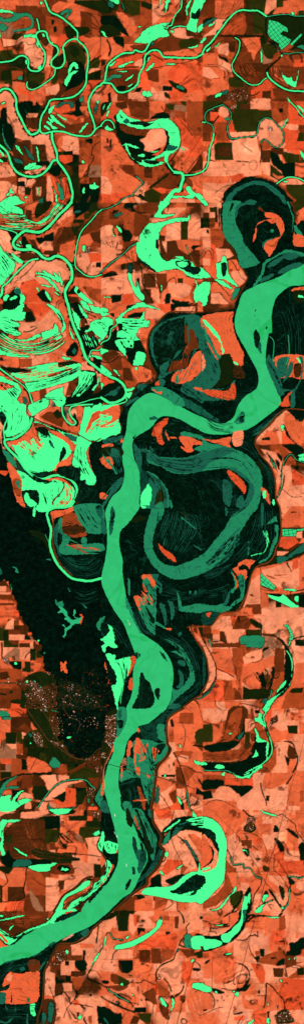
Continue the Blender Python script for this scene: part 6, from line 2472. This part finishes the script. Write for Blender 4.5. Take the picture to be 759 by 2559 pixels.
# ---------------------------------------------------------------- tracing interpreter
NAMES = {}
def water_name(key): return key.replace('2', '').replace('3', '') if key else 'flood_pool'
TOWNS = []; RIB = {}
def parse_pts(tok, ox, oy, k):
    out = []
    for t in tok:
        if ',' not in t: continue
        a, b = t.split(','); out.append((ox + float(a) / k, oy + float(b) / k))
    return out
def dedupe(P):
    o = []
    for p in P:
        if not o or math.hypot(p[0] - o[-1][0], p[1] - o[-1][1]) > 0.25: o.append(p)
    if len(o) > 1 and math.hypot(o[0][0] - o[-1][0], o[0][1] - o[-1][1]) < 0.25: o.pop()
    return o
ox = oy = 0; k = 3.0; SWN = 0; PONDS = []; PENDING = []
for ln in DATA.split('\n'):
    ln = ln.strip()
    if not ln or ln[0] == '#': continue
    tk = ln.split()
    if tk[0] == '@g': ox = oy = 0; k = 1.0; continue
    if tk[0][0] == '@': ox, oy, k = 253 * int(tk[0][1:]), 253 * int(tk[1]), 3.0; continue
    cmd = tk[0]
    if cmd == 'T':
        n = int(tk[1]) if ',' not in tk[1] else 40
        TOWNS.append((n, parse_pts(tk, ox, oy, k))); continue
    if cmd == 'p' or cmd == 'q':
        if tk[1] not in PAL: continue
        P = dedupe(parse_pts(tk[2:], ox, oy, k))
        if len(P) < 3: continue
        if cmd == 'q': P = crom(P, True, 2.5)
        else: P = [p for p in P]
        col = PAL[tk[1]] * (1 + rng.normal(0, 0.05))
        paint_poly(rough_edge(P, 0.9 if cmd == 'q' else 0.25), col)
        continue
    if cmd == 'l':
        w = float(tk[2]) / k; P = parse_pts(tk[3:], ox, oy, k)
        if len(P) < 2: continue
        c = tk[1]
        if (c == 'n' and w * k >= 9) or c in 'to':
            P2 = resample(crom(P, False, 4) if c == 'n' else crom(P, False, 4), max(4, int(sum(math.dist(a, b) for a, b in zip(P[:-1], P[1:])) / 3)))
            PENDING.append(('levee' if c == 'n' else 'levee_crown', P2, w * (.62 if c == 'n' else .5), c))
        elif c == 'y':
            P2 = resample(crom(P, False, 4), max(4, int(sum(math.dist(a, b) for a, b in zip(P[:-1], P[1:])) / 3)))
            PENDING.append(('road', P2, max(w, 1.3), 'y'))
        else:
            paint_line(rough_edge(crom(P, False, 3), 0.4) if c in 'kv' else P, w * 1.0 + .75 if c in 'kv' else w * 1.25, PAL[c if c in PAL else 'k'], 0.95 if c in 'kv' else 0.8, 0.3 if c in 'kv' else 0)
        continue
    if cmd == 'pond':
        PONDS.append(parse_pts(tk[1:], ox, oy, k)); continue
    if cmd[0] in 'sSZ' and len(cmd) == 2:
        nums = [t for t in tk[1:] if ',' not in t and t != '/' and t.replace('.', '').isdigit()]
        if len(nums) < 2: continue
        n, w = int(nums[0]), float(nums[1]) / k
        i = tk.index('/'); A = parse_pts(tk[1:i], ox, oy, k); B = parse_pts(tk[i + 1:], ox, oy, k)
        if len(A) < 2 or len(B) < 2: continue
        A = resample(crom(A, False), 40); B = resample(crom(B, False), 40)
        SWN += 1
        for j in range(n):
            t = (j + rng.random() * .9) / n; Q = A * (1 - t) + B * t
            u = 0 if rng.random() < .3 else rng.random() * .25
            while u < .92:
                v = min(1, u + .25 + rng.random() * .6); a, b = int(u * 39), int(v * 39)
                if b - a >= 4:
                    seg = Q[a:b + 1] + rng.normal(0, .5, 2)
                    ww = w * (0.55 + rng.random() * .9)
                    if cmd[0] == 's': paint_line(seg, ww, PAL[cmd[1] if cmd[1] in PAL else 'k'], 0.85, 0.6)
                    elif cmd[0] == 'Z':
                        V, F = ribbon(seg, ww, None, True, .9)
                        accumulate(('swale_ridges', SWN, cmd[1]), V, F, land_mat(cmd[1]))
                    else:
                        paint_line(seg, ww + 1.6, PAL['k'], 0.8, 0.4)
                        V, F = ribbon(seg, ww, None, True, .4)
                        accumulate(('flooded_swales', SWN, cmd[1]), V, F, water_mat(cmd[1]))
                u = v + .04 + rng.random() * .12
        continue
    if cmd == 'R':
        key = tk[1]; w = float(tk[2]) / k; P = parse_pts(tk[3:], ox, oy, k)
        if len(P) < 2: continue
        P = dedupe(P); C_ = crom(P, False, 2.5)
        paint_line(C_, w + 4.2 + (1.5 if w > 5 else 0), PAL['k'], 0.95, 0.45)
        L = sum(math.dist(a, b) for a, b in zip(C_[:-1], C_[1:]))
        V, F = ribbon(rough_edge([tuple(p) for p in resample(C_, max(4, int(L / 2.5)))], 0.35), max(w * .88, 1.1))
        accumulate((key, 0, 'R' if w > 2.2 else 'r'), V, F, water_mat('R' if w > 2.2 else 'r'))
        continue
    head, _, key = cmd.partition('@')
    if head == 'W':
        P = dedupe(parse_pts(tk[1:], ox, oy, k)); P = rough_edge(crom(P, True, 1.5), 1.3)
        if key == 'hill_forest':      # ragged woodland edge where farms and suburbs bite into it
            Q = []
            for x, y in P:
                v = noise.noise_vector((x * .11, y * .11, 2.2)); u = noise.noise_vector((x * .5, y * .5, 7.2)); a = 6.0 if x < 225 and y > 1430 else 2.0 if y > 1650 else .5
                Q.append((x + a * v[0] * 1.5 + a * .5 * u[0], y + a * v[1] * 1.5 + a * .5 * u[1]))
            P = Q
        V, F = flat_poly(P, None, 0.02)
        PENDING_W = accumulate((key, 1, 'W'), V, F, None); r = poly_mask(P)
        continue
    if head[0] == 'w' and len(head) == 2:
        c = head[1]
        P = dedupe(parse_pts(tk[1:], ox, oy, k))
        if len(P) < 3: continue
        flood = c == 'b' and (not key or 'flood' in key or 'fan' in key or 'corner' in key or 'hook' in key or 'side' in key)
        P = rough_edge(crom(P, True, 1.6), 0.5 if c == 'M' else 1.3 if flood else 0.7 if c == 'b' else 1.2)
        if c != 'M': paint_line(P + [P[0]], 2.8, PAL['k'], 0.8, 0.5)
        V, F = flat_poly(P)
        accumulate((key, 0, c) if key else ('flood_pool', ZI[0], c), V, F, water_mat(c, flood))
        continue
    if head[0] == 'i':
        c = head[1] if len(head) > 1 else 'k'
        if c not in PAL: continue
        P = dedupe(parse_pts(tk[1:], ox, oy, k))
        if len(P) < 3: continue
        P = rough_edge(crom(P, True, 1.6), 1.5 if key == 'suburb' else 1.15)
        V, F = flat_poly(P, None, 0.005)
        nm = key or ('wooded_island' if c in 'kvgxdi' else 'bare_bank')
        if key == 'suburb': m = surf_mat('suburb_ground', alb((6, 26, 12)), amt=.5, scale=1.6, fine=.5, dark=alb((52, 40, 20)), dlo=.49, dhi=.64, dscale=1.3)
        else: m = land_mat(c)
        accumulate((nm, ZI[0], c), V, F, m)

# ---------------------------------------------------------------- ponds with dikes
for P in PONDS:
    Q = rough_edge(P, .2); V, F = flat_poly(Q)
    paint_line(P + [P[0]], 3.0, PAL['k'], 1)
    accumulate(('fish_pond', ZI[0], 'm'), V, F, surf_mat('water_pond', alb((50, 205, 122)), rough=.45, spec=.06, amt=.12, scale=.9, fine=.06))
    M = np.array(P); cen = M.mean(0); u_, s_, vt = np.linalg.svd(M - cen); e = vt[0]; f = np.array([-e[1], e[0]])
    pr = np.c_[(M - cen) @ e, (M - cen) @ f]
    r = poly_mask(P)
    def inside(p):
        x, y = int(p[0] + PAD), int(p[1] + PAD); sl, m = r
        yy, xx = y - sl[0].start, x - sl[1].start
        return 0 <= yy < m.shape[0] and 0 <= xx < m.shape[1] and m[yy, xx]
    for ax, (d1, d2, lo, hi, sp) in enumerate(((e, f, pr[:, 0].min(), pr[:, 0].max(), 9.0), (f, e, pr[:, 1].min(), pr[:, 1].max(), 8.0))):
        q = lo + sp * .8
        while q < hi - 2:
            run = []
            for t in np.arange(-120, 120, 1.5):
                p = cen + d1 * q + d2 * t
                if inside(p): run.append(tuple(p))
                elif run: 
                    if len(run) > 2: accumulate(('pond_dikes', ZI[0], 'k'), *ribbon(run, 0.95, nz=.3), land_mat('v'))
                    run = []
            if len(run) > 2: accumulate(('pond_dikes', ZI[0], 'k'), *ribbon(run, 0.95, nz=.3), land_mat('v'))
            q += sp * (0.8 + .4 * rng.random())
# yards, clearings and tree clumps where the town climbs into the hill forest
for i in range(520):
    a = rng.random() * 2 * math.pi; e = rng.normal(1.0, .26)
    x, y = 212 + 68 * e * math.cos(a), 1790 + 105 * e * math.sin(a)
    if rng.random() < .25: x, y = 215 + rng.normal(0, 55), 1730 + rng.normal(0, 45)
    if x > 288 or y < 1640 or 0 < (y - 1600) < 60: continue
    R_ = .8 + rng.random() * 1.6; P = [(x + R_ * (0.6 + .7 * rng.random()) * math.cos(t), y + R_ * (0.6 + .7 * rng.random()) * math.sin(t)) for t in np.linspace(0, 2 * math.pi, 7)[:-1]]
    c = str(rng.choice(list('nbvgnkkv'))); V, F = flat_poly(P); accumulate(('yard_clearings', 0, c), V, F, land_mat(c))
for nm, P2, w, c in sorted(PENDING, key=lambda t: ['levee', 'levee_crown', 'road'].index(t[0])):
    V, F = ribbon(P2, w, None, nz=.1)
    accumulate((nm, ZI[0], c), V, F, surf_mat({'n': 'levee_grass', 't': 'levee_slope', 'o': 'levee_top', 'y': 'road_dust'}[c],
               alb({'n': (66, 40, 14), 't': (128, 56, 20), 'o': (142, 62, 22), 'y': (78, 54, 30)}[c]), amt=.25, scale=1.5, fine=.2, dark=alb((40, 38, 14)) if c == 'n' else None))

# ---------------------------------------------------------------- ground texture: soil drift, old meander scrolls, wet specks
for n_, P_ in TOWNS:      # streets, yards and gardens of the towns
    r_ = poly_mask(P_)
    if r_ is None or n_ < 10: continue
    g_ = G[r_[0]]; u_ = rng.random(g_.shape[:2])[..., None]
    t_ = np.where(u_ < .34, PAL['n'], np.where(u_ < .44, PAL['y'] * .6, np.where(u_ < .86, PAL['v'], PAL['b'])))
    g_[:] = np.where(r_[1][..., None] & (rng.random(g_.shape[:2])[..., None] < .8), t_, g_)
lum = G.mean(2)
big = vnoise(110, n=3); phi = big * 9 + vnoise(45, n=2) * 1.2
tab = np.convolve(rng.random(4000), [.25, .5, .25], 'same')
def strip(ph, fr):
    q = (ph + 40) * fr; i = q.astype(int) % 3900; f = q - np.floor(q); return tab[i] * (1 - f) + tab[i + 1] * f
s1 = strip(phi, 6.0) - .5; s2 = strip(phi, 14.0) - .5
msk = np.clip(vnoise(60, n=2) * 1.6 + .45, 0, 1)
tx = .93 + .22 * vnoise(16, n=3) + .16 * vnoise(3, n=2) + msk * (.8 * s1 + .7 * s2) * .95
gy = vnoise(30, n=3)[..., None]; G *= np.clip(tx, .3, 1.5)[..., None]
brt = np.clip((lum - PAL['b'].mean()) / (PAL['o'].mean() - PAL['b'].mean()), 0, 1)[..., None]
G *= 1 + brt * gy * np.array([.06, .18, .28])
wet = np.clip((vnoise(22, n=4, gain=.6) + .35 * s1 * msk - .40) * 6, 0, 1)[..., None] * .8 * (brt > .05)
G = G * (1 - wet) + PAL['b'] * .55 * wet
slv = np.clip((strip(phi * 1.0 + 3, 9.0) - .71) * 12, 0, 1) * np.clip((vnoise(26, n=3) - .08) * 8, 0, 1)
slv = slv[..., None] * .88 * (brt > .02); G = G * (1 - slv) + PAL['k'] * slv
rdg = np.clip(1 - np.abs(vnoise(48, n=4)) * 34, 0, 1)[..., None] * .6 * (vnoise(90)[..., None] > .1)
G = G * (1 - rdg) + PAL['v'] * rdg
G = np.clip(G, 0.001, 0.86)

STEP = 1.5
xs = np.arange(0, GW - 2, STEP); ys = np.arange(0, GH - 2, STEP); nx, ny = len(xs), len(ys)
X, Y = np.meshgrid(xs, ys); ix, iy = X.astype(int), Y.astype(int)
dx = EDGE[iy, ix] * .55; sx = np.clip(X + dx, 0, GW - 2); sy = np.clip(Y + EDGE[iy, np.clip(ix + 13, 0, GW - 1)] * .55, 0, GH - 2)
xi, yi = sx.astype(int), sy.astype(int); fx, fy = (sx - xi)[..., None], (sy - yi)[..., None]
Cc = (G[yi, xi] * (1 - fx) + G[yi, xi + 1] * fx) * (1 - fy) + (G[yi + 1, xi] * (1 - fx) + G[yi + 1, xi + 1] * fx) * fy
zz = 0.012 * vnoise(9, n=2)[iy, ix] - .004
V = np.stack([(X + .5 - PAD - W0 / 2) * S, (H0 / 2 - (Y + .5 - PAD)) * S, zz], -1).reshape(-1, 3)
V[:, 2].reshape(ny, nx)[[0, -1], :] = 0
idx = np.arange(nx * ny).reshape(ny, nx)
quads = np.stack([idx[1:, :-1], idx[1:, 1:], idx[:-1, 1:], idx[:-1, :-1]], -1).reshape(-1, 4)
far = np.array([[-2500, 2500, 0], [2500, 2500, 0], [2500, -2500, 0], [-2500, -2500, 0]], float); b0 = len(V)
cor = [idx[0, 0], idx[0, -1], idx[-1, -1], idx[-1, 0]]
outer = np.array([[b0 + i, cor[i], cor[(i + 1) % 4], b0 + (i + 1) % 4] for i in range(4)])
V = np.r_[V, far]; quads = np.r_[quads, outer]
me = bpy.data.meshes.new('farmland'); me.vertices.add(len(V)); me.vertices.foreach_set('co', V.ravel().astype(np.float32))
me.loops.add(quads.size); me.loops.foreach_set('vertex_index', quads.ravel().astype(np.int32))
me.polygons.add(len(quads)); me.polygons.foreach_set('loop_start', np.arange(0, quads.size, 4, dtype=np.int32))
mi_ = np.zeros(len(quads), np.int32); mi_[-4:] = 1; me.polygons.foreach_set('material_index', mi_)
me.update(calc_edges=True)
ca = me.color_attributes.new('soil', 'FLOAT_COLOR', 'POINT')
cc4 = np.ones((len(V), 4), np.float32); cc4[:b0, :3] = Cc.reshape(-1, 3); cc4[b0:, :3] = PAL['o'] * .8
ca.data.foreach_set('color', cc4.ravel())
me.materials.append(surf_mat('farm_soil', attr='soil', amt=.12, scale=1.2, fine=.14))
fm = surf_mat('far_farmland', tuple(PAL['o']), amt=.2, scale=.2, fine=.25, dark=tuple(PAL['b']), dscale=.12, stripe=(PALT['n'], 140, .54, .66, .5, .045))
ft = fm.node_tree; fv = ft.nodes.new('ShaderNodeTexVoronoi'); fv.distance = 'CHEBYCHEV'; fv.inputs['Scale'].default_value = .35
fg = ft.nodes.new('ShaderNodeNewGeometry'); ft.links.new(fg.outputs['Position'], fv.inputs['Vector'])
fr = ft.nodes.new('ShaderNodeValToRGB'); fr.color_ramp.interpolation = 'CONSTANT'; es = fr.color_ramp.elements
es[0].color = (*PALT['o'], 1); es[1].position = .35; es[1].color = (*PALT['s'], 1)
for p_, c_ in ((.6, 't'), (.78, 'b'), (.9, 'v')): e_ = es.new(p_); e_.color = (*PALT[c_], 1)
fsx = ft.nodes.new('ShaderNodeSeparateColor'); ft.links.new(fv.outputs['Color'], fsx.inputs[0]); ft.links.new(fsx.outputs[0], fr.inputs['Fac'])
for n_ in ft.nodes:
    if n_.type == 'RGB':
        for l_ in list(n_.outputs[0].links): t_to = l_.to_socket; ft.links.new(fr.outputs[0], t_to)
me.materials.append(fm)
fo = bpy.data.objects.new('ground', me); COL.objects.link(fo)
struct(fo, 'flat farmland of orange, rust and dark green fields filling the flood plain')

# ---------------------------------------------------------------- link the accumulated bodies
wood_mat = surf_mat('wood_canopy', alb((2, 18, 9)), amt=.5, scale=.25, fine=.6, dark=alb((6, 32, 19)), dscale=.7, bump=.35, bscale=14,
                    stripe=(alb((11, 56, 38)), 140, .54, .70, .47, .045))
hill_mat = surf_mat('hill_canopy', alb((2, 15, 8)), amt=.5, scale=.4, fine=.7, dark=alb((4, 26, 15)), dscale=.8, bump=.5, bscale=9)
LAB = dict(
 main_river='broad green main river winding from the upper right edge to the lower left edge',
 second_oxbow='large dull green oxbow looping through the dark woods right of the river',
 cutoff_lake='dim teal horseshoe lake curving round the dark wooded loop at upper right',
 meander_scar_lake='narrow dim teal arc lake round the dark round wood above the river bend',
 delta_bayou='long thin bright green bayou looping down the left side fields',
 west_bayou='bright green meander bend entering from the left edge',
 big_flooded_bend='wide bright green flooded bend among pale fields in the upper middle',
 hook_lake='bright green hook shaped lake round a pale orange field',
 hairpin_lake='bright green hairpin oxbow lake right of the lower river',
 long_curved_lake='slender bright green curved lake in the pale fields near the bottom',
 branching_reservoir='teal branching reservoir inside the dark hill forest',
 fan_lake='bright green fan shaped floodwater with orange ridges along its top',
 lower_fan_lake='bright green floodwater south of the fan lake beside the hill forest')
for (key, i, c), (V, F, m) in ACC.items():
    nm = key.rstrip('23'); nm = {'sl_flood': 'slough_flood', 'leftside_flood': 'west_flood'}.get(nm, nm)
    o = add_mesh(nm, V, F, m or (hill_mat if key == 'hill_forest' else wood_mat))
    if c == 'W':
        o['kind'] = 'stuff'; o['label'] = {'floodplain_woods': 'dark woods filling the flood plain on both banks of the river',
                                          'hill_forest': 'black green forest on the hills west of the river'}[key]; o['category'] = 'woods'
    elif nm in ('wooded_island', 'river_island', 'river_islet', 'scar_island') :
        o['kind'] = 'structure'
    else: o['kind'] = 'structure'
    if key in LAB and c in 'bMmdR': o['label'] = LAB[key]

# ---------------------------------------------------------------- towns
def srf(x, y): return float(HZ[int(min(max(y, -PAD), H0) + PAD), int(min(max(x, -PAD), W0) + PAD)])
roofs = [surf_mat('roof_' + n, alb(c), amt=.1, scale=3, fine=.1) for n, c in
         (('pink', (224, 156, 132)), ('white', (236, 208, 192)), ('grey', (170, 130, 110)), ('tan', (200, 130, 96)), ('teal', (110, 190, 150)), ('brick', (196, 84, 50)), ('dust', (122, 88, 58)))]
wall = surf_mat('house_wall', alb((150, 110, 90)), amt=.1, scale=3)
def box_vf(w, d, h, roof=True):
    V = [(sx * w / 2, sy * d / 2, z) for z in (0, h) for sx, sy in ((-1, -1), (1, -1), (1, 1), (-1, 1))]
    F = [(0, 1, 5, 4), (1, 2, 6, 5), (2, 3, 7, 6), (3, 0, 4, 7)]
    if roof:
        V += [(-w / 2, 0, h * 1.25), (w / 2, 0, h * 1.25)]; F += [(4, 5, 9, 8), (6, 7, 8, 9), (5, 6, 9), (7, 4, 8)]
    else: F += [(4, 5, 6, 7)]
    return V, F
HM = {}
def house_mesh(kind, ri):
    if (kind, ri) not in HM:
        w, d, h = ((.10, .09, .03), (.17, .13, .04), (.29, .18, .05))[kind]
        V, F = box_vf(w, d, h, kind < 2); me = bpy.data.meshes.new('building'); me.from_pydata(V, [], F)
        me.materials.append(wall); me.materials.append(roofs[ri])
        for i, p in enumerate(me.polygons): p.material_index = 1 if i >= 4 else 0
        HM[kind, ri] = me
    return HM[kind, ri]
cand = []
for ti, (n, P) in enumerate(TOWNS):
    P = np.array(P); lo, hi = P.min(0), P.max(0); r = poly_mask(P); got = 0; tries = 0
    while got < n and tries < n * 30:
        tries += 1; p = lo + rng.random(2) * (hi - lo); x, y = int(p[0] + PAD), int(p[1] + PAD); sl, m = r
        yy, xx = y - sl[0].start, x - sl[1].start
        if 0 <= yy < m.shape[0] and 0 <= xx < m.shape[1] and m[yy, xx]:
            got += 1; kk = int(rng.choice([0, 1, 2], p=[.45, .38, .17])); cand.append((kk + rng.random() * .5, kk, ti, p[0], p[1], int(rng.choice(7, p=[.2, .13, .16, .17, .07, .09, .18]))))
cand.sort(key=lambda t: -t[0])
def town_label(x, y):
    if y < 300: return 'pale roofed building in the small farm town near the top right'
    if y < 1000: return 'pale roofed building at a farmstead among the fields'
    if 1600 < y < 1800 and x < 250: return 'small pale roofed building in the large town beside the hill forest'
    if 1800 <= y < 2040 and x < 120: return 'pale roofed works building south of the large town'
    if 1750 < y < 2040 and x < 330: return 'small pale roofed building in the riverside town on the bluff'
    if y > 2500 and x > 600: return 'small pale roofed building in the town at the bottom right corner'
    if y > 2280 and x < 260: return 'small pale roofed building by the landing on the lower river'
    return 'pale roofed building beside a farm road in the southern fields'
RC = {0: 'pink', 1: 'white', 2: 'grey', 3: 'tan', 4: 'teal', 5: 'brick red', 6: 'dusty brown'}
for q, (_, kk, ti, x, y, ri) in enumerate(cand[:300]):
    o = bpy.data.objects.new('town_building', house_mesh(kk, ri)); COL.objects.link(o)
    o.location = (wx(x), wy(y), srf(x, y) + .001); o.rotation_euler.z = random.choice((0, math.pi / 2)) + .5 * (1650 < y < 1900)
    lab = town_label(x, y).replace('pale', RC[ri])
    o['label'] = lab; o['category'] = 'building'; o['group'] = lab.replace('building', 'buildings', 1)
V_, F_, MI = [], [], []
for _, kk, ti, x, y, ri in cand[300:]:
    V, F = box_vf(.1 + .03 * rng.random(), .09, .03); b = len(V_); z = srf(x, y) + .001
    V_ += [(v[0] + wx(x), v[1] + wy(y), v[2] + z) for v in V]; F_ += [tuple(i + b for i in f) for f in F]; MI += [ri if i >= 4 else 2 for i in range(len(F))]
if V_:
    o = add_mesh('small_houses', V_, F_, roofs[0])
    for m in roofs[1:]: o.data.materials.append(m)
    o.data.polygons.foreach_set('material_index', MI); o['kind'] = 'stuff'; o['label'] = 'tiny scattered house roofs in the streets of the towns'; o['category'] = 'houses'

# ---------------------------------------------------------------- bridge and boats
def root(name, loc, rz, label, cat, group=None):
    o = bpy.data.objects.new(name, None); COL.objects.link(o); o.location = loc; o.rotation_euler.z = rz
    o['label'] = label; o['category'] = cat
    if group: o['group'] = group
    return o
def part(name, boxes, mat, parent):
    V_, F_ = [], []
    for (x0, x1, y0, y1, z0, z1) in boxes:
        b = len(V_); V_ += [(x, y, z) for z in (z0, z1) for x, y in ((x0, y0), (x1, y0), (x1, y1), (x0, y1))]
        F_ += [tuple(i + b for i in f) for f in ((3, 2, 1, 0), (4, 5, 6, 7), (0, 1, 5, 4), (1, 2, 6, 5), (2, 3, 7, 6), (3, 0, 4, 7))]
    o = add_mesh(name, V_, F_, mat); o.parent = parent
    return o
ZT = 0.02 + .004 * 14
steel = surf_mat('bridge_steel', alb((46, 74, 34)), amt=.1, scale=3); conc = surf_mat('pier_concrete', alb((120, 130, 100)), amt=.1, scale=3)
ax, ay, bx, by = 270, 1909.5, 302, 1918
L = math.dist((ax, ay), (bx, by)) * S; an = math.atan2(-(by - ay), bx - ax)
br = root('river_bridge', (wx(ax), wy(ay), 0.03), an, 'long narrow dark bridge crossing the river below the bluff town', 'bridge')
part('deck', [(0, L, -.05, .05, .10, .12)], steel, br)
for sgn in (-1, 1):
    part('truss', [(0, L, sgn * .055 - .006, sgn * .055 + .006, .17, .18)] + [(L * i / 16 - .006, L * i / 16 + .006, sgn * .055 - .005, sgn * .055 + .005, .12, .17) for i in range(17)], steel, br)
for i in range(1, 6): part('pier', [(L * i / 6 - .03, L * i / 6 + .03, -.06, .06, -.02, .10)], conc, br)
P2 = resample([(302, 1918), (320, 1923), (355, 1932), (393, 1941), (440, 1954), (470, 1966)], 50)
V, F = ribbon(P2, 1.5); struct(add_mesh('highway', V, F, surf_mat('road_asphalt', alb((96, 62, 34)), amt=.15, scale=2)), 'brown highway running east from the river bridge')
hullm = surf_mat('barge_hull', alb((190, 225, 200)), amt=.1, scale=4); deckm = surf_mat('barge_hatch', alb((235, 245, 235)), amt=.05, scale=4); boatm = surf_mat('towboat_white', alb((250, 250, 245)), amt=.03, scale=4)
foam = surf_mat('foam', alb((170, 255, 215)), amt=.1, scale=3)
BO = [(323, 1557, 68, 'white towboat pushing barges with a pale wake below the wooded bend'), (286.5, 2035, 78, 'small white towboat on the river below the highway bridge'),
      (291, 2088, 62, 'white towboat with a long pale wake hugging the left bank'), (316, 2160, 96, 'pale barge tow in midstream above the wooded islet')]
for x, y, deg, lab in BO:
    b = root('barge_tow', (wx(x), wy(y), srf(x, y) + .003), math.radians(-deg), lab, 'boat', 'barge tows on the river')
    for i in range(2):
        for j in (-1, 1):
            bb = part('barge', [(i * .28, i * .28 + .26, j * .06 - .05, j * .06 + .05, 0, .03)], hullm, b)
            part('hatch_cover', [(i * .28 + .02, i * .28 + .24, j * .06 - .035, j * .06 + .035, .031, .04)], deckm, bb)
    tb = part('towboat', [(-.16, -.02, -.04, .04, 0, .035), (-.14, -.05, -.03, .03, .036, .06)], boatm, b)
    part('wheelhouse', [(-.08, -.05, -.02, .02, .061, .08)], boatm, tb)
for x, y, deg, ln_ in ((323, 1557, 68, 9), (291, 2088, 62, 12)):
    a = math.radians(deg); P2 = resample([(x - math.cos(a) * 1.5, y - math.sin(a) * 1.5), (x - math.cos(a) * ln_ * .6 - .6, y - math.sin(a) * ln_ * .6), (x - math.cos(a) * ln_, y - math.sin(a) * ln_)], 14)
    V, F = ribbon(P2, 1.1, None, True); struct(add_mesh('boat_wake', V, F, foam), 'pale foam trail on the water behind a towboat')
print('shapes', ZI[0], 'levels', LV.max(), 'buildings', len(cand))
